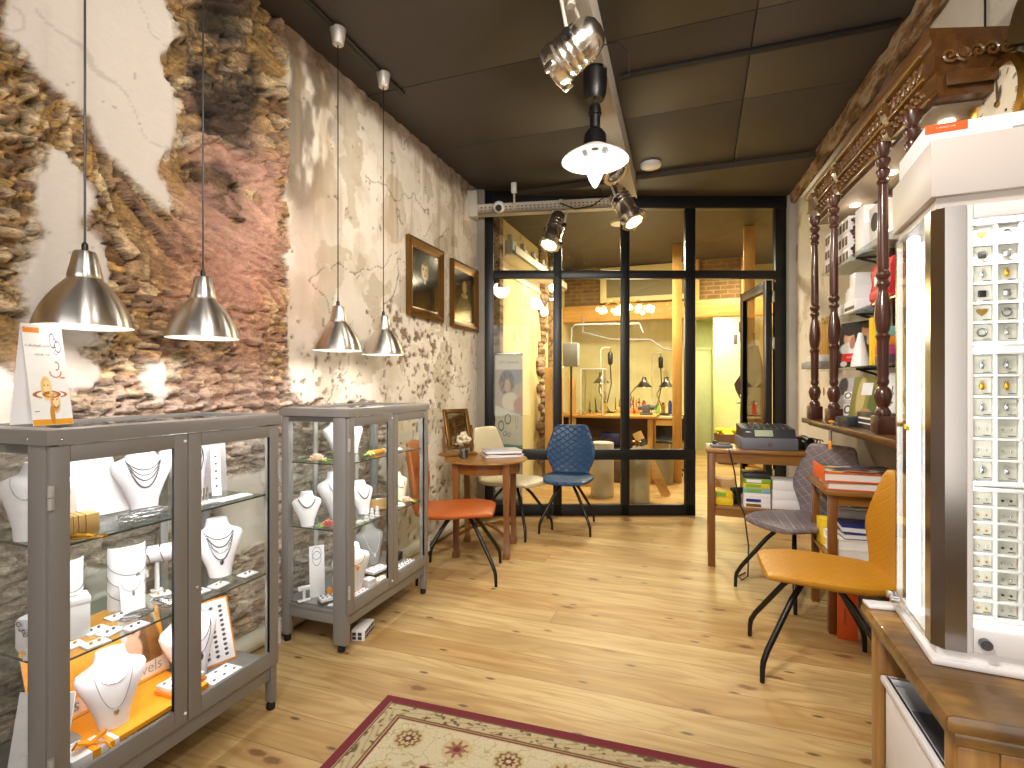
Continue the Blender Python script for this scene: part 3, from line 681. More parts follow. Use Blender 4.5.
def chainpile(label, loc, r=.06, n=5, m='silver', th=.0022, seed=1, cat='necklace', group=G1, sq=.6):
    q = random.Random(seed); mb = MB()
    for k in range(n):
        a0 = q.uniform(0, 6.28); rr = r * q.uniform(.4, 1); cx, cy = q.uniform(-.3, .3) * r, q.uniform(-.3, .3) * r * sq
        pts = [(cx + rr * cos(a0 + i * .33) * (1 + .2 * sin(3 * i + k)), cy + rr * sq * sin(a0 + i * .33), th * (1.1 + k * .9)) for i in range(19)]
        mb.tube(pts, th, 5, True)
    return single('necklace', mb, M[m], label, cat, loc, q.uniform(0, 3), group)
chainpile('heap of silver chains in front of the four-chain bust', (-1.74, 1.22, Z1), .085, 12, 'silver', .002, 3)
chainpile('tangle of gold chains along the glass edge under the wooden block', (-1.672, .99, Z1), .05, 7, 'gold', .0016, 5)
chainpile('silver chains strewn beside the middle stile on the top shelf', (-1.72, 1.335, Z1), .055, 8, 'dark_silver', .0022, 8)
single('necklace', MB().tube([(0, -.24 + .02 * i, .002 + .0012 * sin(i * 2.1)) for i in range(25)], .0016, 5), M['dark_silver'], 'long thin chain stretched along the front edge of the top glass shelf', 'necklace', (-1.66, 1.28, Z1), 0, G1)
def stick(label, loc, rz, l=.2, tilt=.35, m='white_card'):
    t = thing('bracelet_ramp', label, 'display ramp', loc, rz, G1)
    MB().b2((-.017, 0, 0), (.017, .01, l), .002, MX.Rotation(-tilt, 4, 'X')).obj('board', M[m], t)
    mb = MB()
    for i in range(5): mb.ball(V((0, sin(tilt) * (l * (.2 + .15 * i)) - .002, cos(tilt) * l * (.2 + .15 * i))), .0045, 6)
    mb.obj('bracelet', M['dark_silver'], t); return t
stick('slim white leaning ramp with dangling charms, top shelf by the far post', (-1.80, 1.545, Z1), FA - .6)
plaque('display_board', 'grey-white leaning board in the top far corner of the nearer cabinet', 'display board', .09, .20, img('#d8d2d6')([(E_(.5, .75, .1, .03), '#88868c', 1)]), (-1.87, 1.60, Z1), FA - .3, .1, group=G1)
t = thing('earring_stand', 'small clear block with four chrome pegs, top shelf right of the middle stile', 'earring stand', (-1.72, 1.415, Z1), FA, G1)
MB().b2((-.05, -.025, 0), (.05, .025, .008), .002).obj('base', M['white_plastic'], t); mb = MB()
for i in range(4): mb.cyl((-.02 + .013 * i, 0, .008), (-.02 + .013 * i, 0, .06), .0035, n=8)
mb.obj('peg', M['chrome'], t)
single('jewellery_tray', MB().b2((-.07, -.03, 0), (.07, .03, .006), .002).tube([(-.06, -.01, .009), (0, -.012, .01), (.06, -.008, .009)], .003, 6), M['white_card'], 'low white tray with a bracelet lying across the top far door', 'tray', (-1.70, 1.53, Z1), FA, G1)
# middle shelf
def half_tube(label, loc, rz, w, h, n, charm='silver'):
    t = thing('necklace_stand', label, 'necklace stand', loc, rz, G1)
    lp = lambda z, g: [V((w * cos(a), -w * .55 * sin(a) + g * 0, z)) for a in [PI * k / 14 for k in range(15)]] + [V((w * .93 * cos(a), -w * .48 * sin(a), z)) for a in [PI * k / 14 for k in range(14, -1, -1)]]
    MB().loft([lp(0, 0), lp(h, 0)]).obj('body', M['white_card'], t)
    for i in range(n):
        z = h * (.75 - .42 * i / max(1, n - 1)); mb = MB()
        pts = [V((w * cos(a) * 1.02, -w * .57 * sin(a) - .001, z - .035 * sin(a) ** 1 - .02 * (1 + cos(a)) * .5)) for a in [PI * k / 14 for k in range(15)]]
        mb.tube(pts, .0011, 5); mb.obj('necklace', M['dark_silver'], t)
        MB().ball(V((w * .45, -w * .52, z - .05)), .006, 6, (1, .5, 1.3)).obj('pendant', M[charm], t)
    return t
half_tube('curved white necklace stand with a gold charm, behind the tall white box', (-1.87, 1.04, Z2), FA - .3, .062, .215, 2, 'gold')
half_tube('curved white necklace stand with three chains behind a leaning card, middle shelf', (-1.855, 1.235, Z2), FA - .3, .055, .21, 3, 'dark_silver')
plaque('pendant_card', 'white leaning card with one chain and a drop pendant, on the middle shelf', 'pendant card', .07, .11, img('#f3f0f2')([(RG(.5, .95, .42, .35, .03), '#8a8a90', 1), (E_(.55, .52, .06, .08), '#77777c', 1)]), (-1.79, 1.215, Z2), FA - .25, .2, group=G1)
t = thing('gift_box', 'tall white box with a printed lid, middle shelf of the nearer cabinet', 'box', (-1.79, 1.035, Z2), FA - .4, G1)
MB().b2((-.036, -.036, 0), (.036, .036, .1), .002).obj('box', M['white_card'], t); MB().b2((-.038, -.038, .1), (.038, .038, .118), .002).obj('lid', M['white_card'], t)
MB().ball((0, 0, .119), .012, 8, (1.2, .8, .15)).obj('emblem', M['grey_card'], t)
t = thing('bracelet_roll', 'white padded roll with bracelets and a price tag, behind the middle stile', 'bracelet roll', (-1.88, 1.36, Z2), FA - .5, G1)
MB().cyl((-.10, 0, .14), (.10, 0, .14), .031, n=24).obj('roll', M['white_satin'], t)
MB().b2((-.02, -.015, 0), (.02, .015, .008), .002).cyl((0, 0, .005), (0, 0, .115), .008).obj('stand', M['white_plastic'], t)
mb = MB()
for x in (-.03, .01, .05): mb.tube([(x + .006 * sin(a * 2), .033 * cos(a), .14 - .004 + .036 * sin(a)) for a in [2 * PI * k / 20 for k in range(20)]], .0022, 6, True)
mb.obj('bracelet', M['silver'], t); MB().b2((-.045, -.036, .07), (-.03, -.035, .096)).cyl((-.037, -.0355, .096), (-.037, -.034, .115), .0006, n=4).obj('price_tag', M['paper'], t)
k = 0
ecards = [(.60, 'orbs'), (.64, 'hoops')]
spots = [(-1.715, .985, 'front edge beside the wooden-chain block'), (-1.755, 1.075, 'behind the tall white box'), (-1.70, 1.085, 'in front of the curved stands'), (-1.665, 1.02, 'at the very front of the shelf'), (-1.79, 1.165, 'at the foot of the leaning pendant card'), (-1.665, 1.135, 'beside the heap of grey bracelets'), (-1.83, 1.34, 'under the padded roll'), (-1.72, 1.40, 'just behind the middle stile'), (-1.70, 1.60, 'by the small wrapped bust'), (-1.71, 1.475, 'beneath the middle shelf bust chains')]
def earcard(label, loc, rz, m='dark_silver', group='white earring cards on the middle shelf', w=.062, d=.05):
    t = thing('earring_card', label, 'earring card', loc, rz, group)
    MB().b2((-w / 2, -d / 2, 0), (w / 2, d / 2, .006), .001).obj('card', M['white_card'], t)
    MB().ball((-.011, 0, .009), .0045, 6).ball((.011, .002, .009), .0045, 6).obj('earring', M[m], t); return t
for i, (x, y, w) in enumerate(spots):
    earcard('white earring card lying ' + w, (x, y, Z2), FA + rnd.uniform(-.4, .2), 'dark_silver' if i % 3 else 'gold')
chainpile('grey chain bracelet heap behind the earring cards, middle shelf', (-1.715, 1.29, Z2), .05, 8, 'silver', .003, 12)
chainpile('silver bracelets lying between the earring cards, middle shelf', (-1.725, 1.18, Z2), .04, 6, 'silver', .003, 15)
# bottom: orange platform
t = thing('display_platform', 'wide orange display platform on short feet in the cabinet bottom', 'display platform', (-1.735, 1.205, Z3), 0, G1)
MB().b2((-.115, -.185, .035), (.10, .165, .052), .002).obj('top', M['orange_yellow'], t)
for a, b in ((.065, -.16), (-.09, -.16), (.065, .14), (-.09, .14)): MB().b2((a - .02, b - .02, 0), (a + .035, b + .02, .035), .002).obj('foot', M['orange'], t)
def jewel_back(u, v):
    u = u - .10
    c = np.tile(L3('#f6a21a'), (len(u), 1)); q = ((v > .03) & (v < .2))[:, None]; c = np.where(q, L3('#ead2c2'), c)
    for tst, h in ((B_(.56, .86, .2, 1), '#d8cfc8'), (E_(.74, .55, .11, .45), '#5c3a22'), (E_(.80, .4, .07, .35), '#8a5a28'), (E_(.72, .45, .04, .4), '#6b4420'), (E_(.66, .68, .065, .17), '#d9a88c'), (E_(.64, .42, .07, .16), '#dcae90'), (E_(.645, .72, .008, .012), '#4a3428'), (E_(.685, .72, .008, .012), '#4a3428'), (E_(.662, .60, .018, .012), '#b5524e')):
        kk = (tst(u, v) * (v > .2))[:, None]; c = c * (1 - kk) + L3(h) * kk
    return c
t = plaque('photo_board', 'long orange photo board of a long-haired person, lettered jewels, behind the pale bust', 'sign', .42, .285, jewel_back, (-1.852, 1.18, .2645), FA, .3, res=170, group=G1, stand=False)
for x in (-.15, .12): text('jewels', .05, M['grey_card'], t, (x, .0085, .034), (PI / 2 - .3, 0, 0), shear=.2)
def slab(label, loc, rz, w, d, n, group=G1, base='orange', gem='dark_silver'):
    t = thing('ring_tray', label, 'tray', loc, rz, group)
    MB().b2((-w / 2 - .004, -d / 2 - .004, 0), (w / 2 + .004, d / 2 + .004, .014), .002).obj('base', M[base], t)
    MB().b2((-w / 2, -d / 2, .014), (w / 2, d / 2, .03), .002).obj('pad', M['white_satin'], t)
    mb = MB(); q = random.Random(n)
    for i in range(n):
        for j in range(2): mb.ball((-w / 2 + w * (i + .5) / n, -d / 4 + j * d / 2, .032), .006, 6, (1, .6, .6))
    mb.obj('jewel', M[gem], t); return t
slab('white ring tray on an orange base behind the middle stile, on the orange platform', (-1.70, 1.315, .2645), FA, .12, .08, 4)
slab('white ring tray on an orange base by the far door of the nearer cabinet', (-1.68, 1.455, Z3), FA, .13, .085, 3)
t = thing('earring_board', 'orange-edged white board with rows of heart earrings, leaning in the cabinet bottom', 'earring board', (-1.79, 1.525, Z3), FA - .35, G1)
mr = MX.Rotation(-.42, 4, 'X')
MB().b2((-.085, 0, 0), (.085, .014, .25), .002, mr).obj('frame', M['orange'], t); MB().b2((-.078, -.003, .008), (.078, 0, .243), .001, mr).obj('pad', M['white_satin'], t)
mb = MB()
for i in range(4):
    for j in range(11): mb.ball(mr @ V((-.05 + .033 * i, -.006, .03 + .0185 * j)), .0075, 5, (1, .5, .8))
mb.obj('earring', M['dark_silver'], t)
t = thing('gift_box', 'open white gift box with an orange ribbon bow at the cabinet front', 'gift box', (-1.675, 1.01, Z3), FA - .1, G1); t.scale = (1.2, 1.2, 1.2)
MB().b2((-.05, -.033, 0), (.05, .033, .045), .002).obj('box', M['white_card'], t)
MB().b2((-.008, -.035, 0), (.008, .035, .0465)).b2((.028, -.035, 0), (.038, .035, .0465)).tube([(0, -.005, .05), (-.03, -.01, .07), (-.034, 0, .056), (0, 0, .049)], .004, 6).tube([(0, -.005, .05), (.03, -.012, .07), (.034, 0, .056), (0, 0, .049)], .004, 6).tube([(0, 0, .05), (.02, -.03, .05), (.03, -.04, .03)], .003, 6).obj('ribbon', M['orange_yellow'], t)
t = thing('gift_box', 'flat white box with a tray of rings behind the ribboned gift box', 'gift box', (-1.77, .985, Z3), FA - .1, G1)
MB().b2((-.06, -.04, 0), (.06, .04, .05), .002).obj('box', M['white_card'], t); MB().b2((-.048, -.03, .05), (.048, .03, .053), .001).obj('insert', M['grey_card'], t)
slab('low white tray of small jewels next to the ribboned gift box', (-1.655, 1.09, Z3), FA, .07, .05, 3, base='white_card')
t = thing('bracelet_stand', 'white block draped with a chunky link bracelet, seen through the glazed end', 'bracelet stand', (-1.79, .95, Z2), FA - 1.2, G1)
MB().b2((-.05, -.03, 0), (.05, .03, .1), .015).obj('block', M['white_satin'], t)
mb = MB()
for i in range(9): mb.lathe([(.006, -.002), (.008, 0), (.006, .002)], 8, M=MX.Translation((-.03 + .007 * i, -.033, .085 - .03 * sin(i * PI / 8))) @ MX.Rotation(i * 1.4, 4, 'Z') @ MX.Rotation(1.5, 4, 'X'), cap=False)
mb.obj('bracelet', M['dark_silver'], t)
plaque('photo_card', 'white card with a sketched bracelet in the glazed end of the cabinet', 'photo card', .16, .2, img('#e2dde0')([(RG(.5, .5, .2, .25, .1), '#9a989c', 1), (B_(.2, .75, .8, .83), '#9a989c', 1), (B_(.3, .7, .7, .72), '#9a989c', 1)]), (-1.80, .945, Z3), FA - 1.2, .2, group=G1)
slab('small white tray on the middle shelf by the glazed cabinet end', (-1.73, .925, Z2), FA - 1.2, .06, .04, 2, base='white_card')

# ---- second cabinet ----
Y1, Y2, Y3 = .9215, .5895, .2115
bust('white bust on the top shelf beside the pink flower, half hidden by the post', (-1.87, 2.39, Y1), FA - .5, .82, 'white_satin', ((.06, 'silver', .0016, 0),), group='white necklace busts', lean=.3)
bust('white bust with a single thin chain under the pink flower', (-1.86, 2.36, Y2), FA - .5, 1.02, 'white_satin', ((.07, 'dark_silver', .0016, 0),), lean=.2)
bust('small white bust with a string of dark beads at the glazed end', (-1.90, 2.165, Y2), FA - .75, .7, 'white_satin', ((.055, 'dark_silver', .0045, 1),), lean=.3)
bust('cream bust with a dark bead necklace on the middle shelf near the woven basket', (-1.79, 2.49, Y2), FA - .35, .74, 'white_satin', ((.075, 'brown', .0035, 1),), lean=.25)
bust('cream bust with a silver chain on the middle shelf near the orange chair', (-1.76, 2.83, Y2), FA - .4, .72, 'cream', ((.075, 'silver', .003, 1),), lean=.3)
bust('tall narrow pale bust with an orange brooch on the cabinet bottom', (-1.72, 2.29, Y3), FA - .3, 1.1, 'white_satin', ((.04, 'gold', .0015, 0),), pendant='orange', lean=.05)
bust('grey velvet bust with a pale pendant at the back of the cabinet bottom', (-1.90, 2.73, Y3), FA - .4, .98, 'grey_card', ((.12, 'white_plastic', .0012, 0),), pendant='white_plastic', lean=.25)
bust('white bust beside the slotted upright on the top shelf of the farther cabinet', (-1.90, 2.53, Y1), FA - .4, .80, 'white_satin', ((.07, 'silver', .002, 1),), lean=.2)
def flower(label, loc, rz, m, m2, s=1.0, n=9):
    t = thing('fabric_flower', label, 'flower', loc, rz, 'fabric flowers in the farther cabinet'); mb = MB(); lf = MB()
    for ring, (k, r, z, tl) in enumerate(((n, .033, .012, .35), (n - 2, .024, .02, .8), (5, .013, .026, 1.2))):
        for i in range(k):
            a = 2 * PI * i / k + ring * .4; Mx = MX.Translation((r * cos(a) * s, r * sin(a) * s, z * s)) @ MX.Rotation(a, 4, 'Z') @ MX.Rotation(-tl, 4, 'Y')
            mb.ball((0, 0, 0), .017 * s, 6, (1, .8, .18)); mb._x(list(mb.b.verts)[-(7 * 10):], Mx)
    mb.obj('petal', M[m], t)
    for a in (.2, 2.6, 3.4, 5.8): lf.loft([[V((x * cos(a) - w * sin(a), x * sin(a) + w * cos(a), z)) for x, w, z in ((.02 * s, -.002, .004), (.045 * s, -.017 * s, .012), (.085 * s, 0, .006), (.045 * s, .017 * s, .012))], [V((x * cos(a) - w * sin(a), x * sin(a) + w * cos(a), z)) for x, w, z in ((.02 * s, -.002, .006), (.045 * s, -.017 * s, .0145), (.085 * s, 0, .008), (.045 * s, .017 * s, .0145))]])
    lf.obj('leaf', M[m2], t); return t
M['petal_peach'] = P('petal_peach', '#f0d3bd', .7); M['petal_yellow'] = P('petal_yellow', '#f2e39a', .7); M['leaf_green'] = P('leaf_green', '#7ca63c', .6); M['petal_pink'] = P('petal_pink', '#d9837c', .7)
flower('big peach fabric flower with green leaves on the top shelf, glazed end', (-1.84, 2.165, Y1), .3, 'petal_peach', 'leaf_green', 1.0)
flower('yellow and pink fabric flower with leaves on the middle shelf, glazed end', (-1.79, 2.19, Y2), 1.2, 'petal_pink', 'leaf_green', .8)
flower('pale yellow fabric flower beside the orange trinket on the top shelf', (-1.72, 2.45, Y1), 2, 'petal_yellow', 'leaf_green', .6)
flower('peach flower garland by the far door of the middle shelf', (-1.70, 2.80, Y2), .5, 'petal_peach', 'leaf_green', .85)
flower('small white and green flower at the front of the middle shelf', (-1.665, 2.285, Y2), .1, 'white_satin', 'leaf_green', .5)
single('trinket', MB().b2((-.05, -.012, 0), (.05, .012, .022), .008).ball((.055, 0, .014), .014), M['orange'], 'orange oblong trinket on the top shelf beside the yellow flower', 'trinket', (-1.74, 2.53, Y1), 1.2, G2)
t = thing('basket', 'round light wooden basket holding a dark cushion on the middle shelf', 'basket', (-1.80, 2.64, Y2), 0, G2)
MB().lathe([(.05, 0), (.068, .002), (.072, .06), (.069, .06), (.065, .008), (.05, .006)], 28, cap=False).lathe([(.066, .004), (.066, .008)], 28).obj('body', M['light_wood'], t); MB().lathe([(.067, .045), (.055, .062), (.02, .066)], 24).obj('cushion', M['dark_silver'], t)
for i, (y, lb) in enumerate(((2.60, 'row of pearl clusters beyond the middle stile, top shelf'), (2.71, 'clear stone brooches on the top shelf near the far post'))):
    mb = MB(); q = random.Random(i)
    for k in range(14): mb.ball((q.uniform(-.05, .05), q.uniform(-.03, .03), .008), .008, 6)
    single('brooch_group', mb, M['white_plastic'], lb, 'brooch', (-1.72, y, Y1), 0, G2)
for i in range(3):
    t = thing('pearl_earring_stand', 'white pearl earring stand on the middle shelf, %s' % ('the one nearest the post', 'middle one of three', 'the one nearest the basket')[i], 'earring stand', (-1.68, 2.36 + .05 * i, Y2), FA, G2)
    mb = MB(); MB().lathe([(.016, 0), (.014, .004), (.004, .008), (.003, .03)], 12).obj('stand', M['white_plastic'], t)
    for z, r in ((.014, .013), (.032, .011), (.046, .008)): mb.ball((0, 0, z), r, 8)
    mb.obj('pearl', M['white_satin'], t)
chainpile('pearl strand coiled at the front of the middle shelf beyond the stile', (-1.68, 2.67, Y2), .045, 4, 'white_plastic', .005, 31, group=G2)
plaque('necklace_card', 'tall white panel with two fine chains standing in the glazed end', 'necklace card', .075, .26, img('#ece6ea')([(RG(.5, .85, .3, .12, .05), '#77777c', 1), (RG(.5, .75, .28, .14, .05), '#77777c', 1)]), (-1.87, 2.205, Y3), FA - .7, .12, group=G2)
plaque('pendant_card', 'small white dotted card leaning beside the cabinet post, bottom level', 'pendant card', .06, .1, img('#ece6ea')([(E_(.3, .7, .06, .05), '#55555a', 1), (E_(.65, .6, .06, .05), '#55555a', 1), (E_(.4, .35, .06, .05), '#55555a', 1)]), (-1.77, 2.255, Y3), FA - .6, .25, group=G2)
t = thing('ring_stand', 'small white T-shaped stand at the glazed end of the farther cabinet', 'ring stand', (-1.90, 2.14, Y3), FA - .6, G2)
MB().b2((-.03, -.012, 0), (.03, .012, .008), .002).b2((-.006, -.006, 0), (.006, .006, .06)).b2((-.03, -.01, .055), (.03, .01, .075), .004).obj('body', M['white_satin'], t)
slab('dark-rimmed tray of silver rings at the glazed end, bottom level', (-1.775, 2.175, Y3), FA - .6, .09, .06, 4, G2, 'dark_silver')
single('price_card', MB().b2((-.035, -.02, 0), (.035, .02, .003)), M['white_card'], 'blank white card lying before the ring tray at the glazed end', 'card', (-1.72, 2.16, Y3), .4, G2)
single('charm', MB().ball((0, 0, .03), .02, 8, (1, .5, 1.3)).cyl((0, 0, 0), (0, 0, .01), .012), M['orange'], 'bright orange charm by the tall white panel', 'charm', (-1.80, 2.215, Y3 + .0), 0, G2)
chainpile('crumpled silver bracelet beside the orange charm', (-1.82, 2.24, Y3), .035, 6, 'silver', .004, 41, group=G2)
single('bangle', MB().tube([(.032 * cos(a), 0, .034 + .032 * sin(a)) for a in [2 * PI * k / 20 for k in range(20)]], .006, 8, True), M['black'], 'black bangle standing upright near the post', 'bangle', (-1.79, 2.30, Y3), .5, G2)
t = thing('gift_box', 'small white cube box in front of the tall pale bust', 'box', (-1.675, 2.375, Y3), FA - .2, G2)
MB().b2((-.025, -.025, 0), (.025, .025, .045), .002).obj('box', M['white_card'], t); MB().b2((-.026, -.026, .045), (.026, .026, .062), .002).obj('lid', M['white_card'], t)
slab('orange tray of amber earrings at the front of the cabinet bottom', (-1.665, 2.275, Y3), FA, .11, .05, 4, G2, 'orange', 'orange')
slab('dark tray with amber brooches before the grey velvet bust', (-1.78, 2.60, Y3), FA - .2, .13, .08, 3, G2, 'black', 'orange')
slab('white tray of yellow earrings under the middle stile', (-1.67, 2.475, Y3), FA, .08, .045, 3, G2, 'orange_yellow', 'yellow')
slab('white tray with a row of dark stones in front of the far door', (-1.67, 2.72, Y3), FA, .18, .05, 6, G2, 'white_card')
single('brooch_box', MB().b2((-.05, -.03, 0), (.05, .03, .05), .004), M['black'], 'black box standing at the back behind the tray of dark stones', 'box', (-1.80, 2.82, Y3), FA, G2)
# tent sign on the nearer cabinet
t = thing('tent_sign', 'white folded tent sign with an orange header and an orange drawing', 'sign', (-1.765, .972, 1.2015), FA)
mr = MX.Rotation(-.2, 4, 'X'); w, h = .1, .30
MB().b2((-w / 2, .0007, 0), (w / 2, .002, h), 0, mr).loft([[V((-w / 2, h * sin(.2) + .002, h * cos(.2))), V((w / 2, h * sin(.2) + .002, h * cos(.2)))], [V((-w / 2, .11, 0)), V((w / 2, .11, 0))]], False, False).obj('board', M['white_card'], t)
def sign_print(u, v):
    c = np.tile(L3('#f6f4f2'), (len(u), 1))
    def lay(k, hx):
        nonlocal c; k = k[:, None]; c = c * (1 - k) + L3(hx) * k
    lay(B_(0, 1, 0, .055)(u, v), '#f2a417'); lay(B_(.02, .42, .91, .965)(u, v), '#ee8f28')
    for cx, cy, rx, ry, hx in ((.42, .36, .13, .115, '#edb93a'), (.60, .22, .12, .10, '#d98f2c')):
        lay(E_(cx, cy, rx, ry, .2)(u, v) * .9, hx); lay(E_(cx + .02, cy + .01, rx * .65, ry * .65)(u, v), '#f8dca0')
        for a in (-.04, .05): lay(E_(cx + a, cy + .03, .016, .008)(u, v), '#8a4a16')
        lay(RG(cx + .01, cy - .03, .05, .025, .25)(u, v) * (v < cy - .03), '#8a4a16')
    lay(RG(.42, .30, .3, .035, .16)(u, v) * (np.abs(u - .42) > .13), '#b4641e'); lay(RG(.62, .3, .27, .03, .15)(u, v) * (np.abs(u - .62) > .13), '#b4641e')
    lay(RG(.7, .52, .14, .05, .12)(u, v) * (v < .53), '#d0702a'); lay(RG(.74, .585, .07, .04, .16)(u, v) * (u > .72), '#9a5a30'); lay(B_(.8, .92, .46, .475)(u, v), '#e07a34')
    for cx, cy, rx, ry in ((.72, .84, .07, .07), (.84, .78, .075, .055), (.78, .82, .04, .045), (.78, .72, .05, .02)): lay(RG(cx, cy, rx, ry, .13)(u, v), '#6d6d84')
    lay(E_(.5, .1, .06, .09)(u, v), '#c98a2c'); lay(B_(.08, .2, .13, .14)(u, v), '#888888')
    return c
grid_obj('print', M['card_print'], 110, 240, lambda u, v: (np.stack([(u - .5) * w, v * h * sin(.2), v * h * cos(.2)], 1), sign_print(u, v)), t)
scrawl(12, .0105, M['grey_card'], t, (-.016, .0455, .230), (PI / 2 - .2, 0, 0)); scrawl(7, .012, M['grey_card'], t, (-.006, .0405, .205), (PI / 2 - .2, 0, 0)); scrawl(9, .006, M['white_card'], t, (-.028, .056, .2815), (PI / 2 - .2, 0, 0))
t = thing('carton', 'small white patterned carton lying on the floor under the farther cabinet', 'box', (-1.665, 2.31, 0), .25)
MB().b2((-.035, -.07, 0), (.035, .07, .055), .003).obj('box', M['white_card'], t); mb = MB()
for i in range(5):
    for j in range(2): mb.b2((.035, -.06 + .025 * i, .008 + .023 * j), (.0365, -.042 + .025 * i, .026 + .023 * j)); mb.b2((-.03 + .03 * j, -.0715, .008 + .02 * (i % 2)), (-.01 + .03 * j, -.07, .024 + .02 * (i % 2)))
mb.obj('print', M['ink'], t)

# ======================= framed pictures on the wall =======================
def wframe(label, y0, y1, z0, z1, fn):
    t = thing('framed_picture', label, 'picture', (-2.068, (y0 + y1) / 2, (z0 + z1) / 2), FA, 'gilt framed pictures on the limewashed wall')
    w, h = (y1 - y0) / 2, (z1 - z0) / 2; f = .075
    pr = [(0, 0), (0, .028), (.02, .038), (.055, .016), (f, .012), (f, 0)]
    for a0, (cx, cz) in enumerate(((1, 0), (0, 1), (-1, 0), (0, -1))):
        L_ = []
        for e in (-1, 1):
            lp = []
            for d, hh in pr:
                if cx: lp.append(V((cx * (w - d), -hh, e * (h - d))))
                else: lp.append(V((e * (w - d), -hh, cz * (h - d))))
            L_.append(lp)
        MB().loft(L_).obj('frame_rail', M['gilt'], t)
    MB().b2((-w + .05, -.008, -h + .05), (w - .05, 0, h - .05)).obj('backing', M['brown'], t)
    grid_obj('painting', M['oil'], 90, 120, lambda u, v: (np.stack([(u - .5) * 2 * (w - .07), u * 0 - .0095, (v - .5) * 2 * (h - .07)], 1), fn(u, v)), t)
    return t
def gilt():
    n = NT('gilt_frame'); o = n.obj(); f = n.noise(o, 5, 4); n.bsdf(n.mix(f, '#5c3d1b', '#8a662b'), .28, .6, n.bump(n.noise(o, 30, 3), .1, .004)); return n.m
M['gilt'] = gilt(); M['oil'] = vcol('oil_paint', .12, .15, .03, 60, 25)
def man(u, v):
    c = np.tile(L3('#2e271c'), (len(u), 1)) * (.7 + .6 * fbm(u * 4, v * 4, 3))[:, None]
    for tst, hx, a in ((E_(.46, .1, .46, .36, .1), '#1c1812', 1), (E_(.46, .48, .11, .1), '#3a2f20', 1), (E_(.46, .66, .125, .155, .1), '#cdb58a', 1), (E_(.47, .80, .13, .05, .2), '#4a3b26', .9), (E_(.40, .69, .028, .012), '#3d2e1c', 1), (E_(.52, .69, .028, .012), '#3d2e1c', 1), (E_(.465, .635, .018, .035), '#a98d62', .9), (E_(.465, .58, .045, .01), '#7d4c38', 1), (E_(.56, .64, .05, .13), '#8f7750', .6), (B_(.42, .5, .44, .5), '#d8cfb8', .7)):
        k = (tst(u, v) * a)[:, None]; c = c * (1 - k) + L3(hx) * k
    return c
def lady(u, v):
    c = np.tile(L3('#3a3222'), (len(u), 1)) * (.7 + .6 * fbm(u * 4, v * 4, 3))[:, None]
    for tst, hx, a in ((E_(.5, .15, .38, .4, .1), '#54482e', 1), (E_(.5, .72, .15, .16), '#4a3a22', 1), (E_(.5, .69, .1, .12), '#b59c6a', 1), (E_(.5, .52, .16, .05), '#a89264', .8), (E_(.46, .71, .02, .01), '#33281a', 1), (E_(.55, .71, .02, .01), '#33281a', 1), (E_(.5, .63, .03, .008), '#7d4c38', 1)):
        k = (tst(u, v) * a)[:, None]; c = c * (1 - k) + L3(hx) * k
    return c
wframe('gilt framed dark portrait of a pale-faced man, by the pendant lamps', 3.40, 3.965, 1.84, 2.445, man)
wframe('gilt framed dark picture at the end of the wall beside the glass screen', 4.125, 4.70, 1.83, 2.43, lady)

# ======================= chairs =======================
def leather(name, col, quilt=0, line=None, rough=.42):
    n = NT(name); o = n.obj(); x, y, z = n.sep(o); s = n.math('ADD', y, z)
    f = 14.5; a = n.math('MULTIPLY', n.math('ADD', n.math('MULTIPLY', x, .85), s), f); b = n.math('MULTIPLY', n.math('SUBTRACT', n.math('MULTIPLY', x, .85), s), f)
    d = lambda q: n.math('ABSOLUTE', n.math('SUBTRACT', n.math('FRACT', q), .5))
    ln = n.math('MAXIMUM', d(a), d(b)); k = n.ramp(ln, (.462, 0.0), (.49, 1.0))
    g = n.noise(o, 130, 3); lo = tuple(v * .86 for v in lin(col)); c = n.mix(n.noise(o, 5, 4), lo, col)
    if line: c = n.mix(n.math('MULTIPLY', k, .8), c, line)
    hgt = n.math('ADD', n.math('MULTIPLY', g, .12), n.math('MULTIPLY', n.ramp(ln, (.38, 0.0), (.5, 1.0)), -quilt))
    n.bsdf(c, rough, 0, n.bump(hgt, .5, .008)); return n.m
def sup(w, h, n=28, p=.55):
    r = []
    for k in range(n):
        a = 2 * PI * k / n; c, s = cos(a), sin(a); r.append((w * math.copysign(abs(c) ** p, c), h * math.copysign(abs(s) ** .75, s)))
    return r
M['chair_black'] = P('chair_leg_black', '#191716', .35, .3)
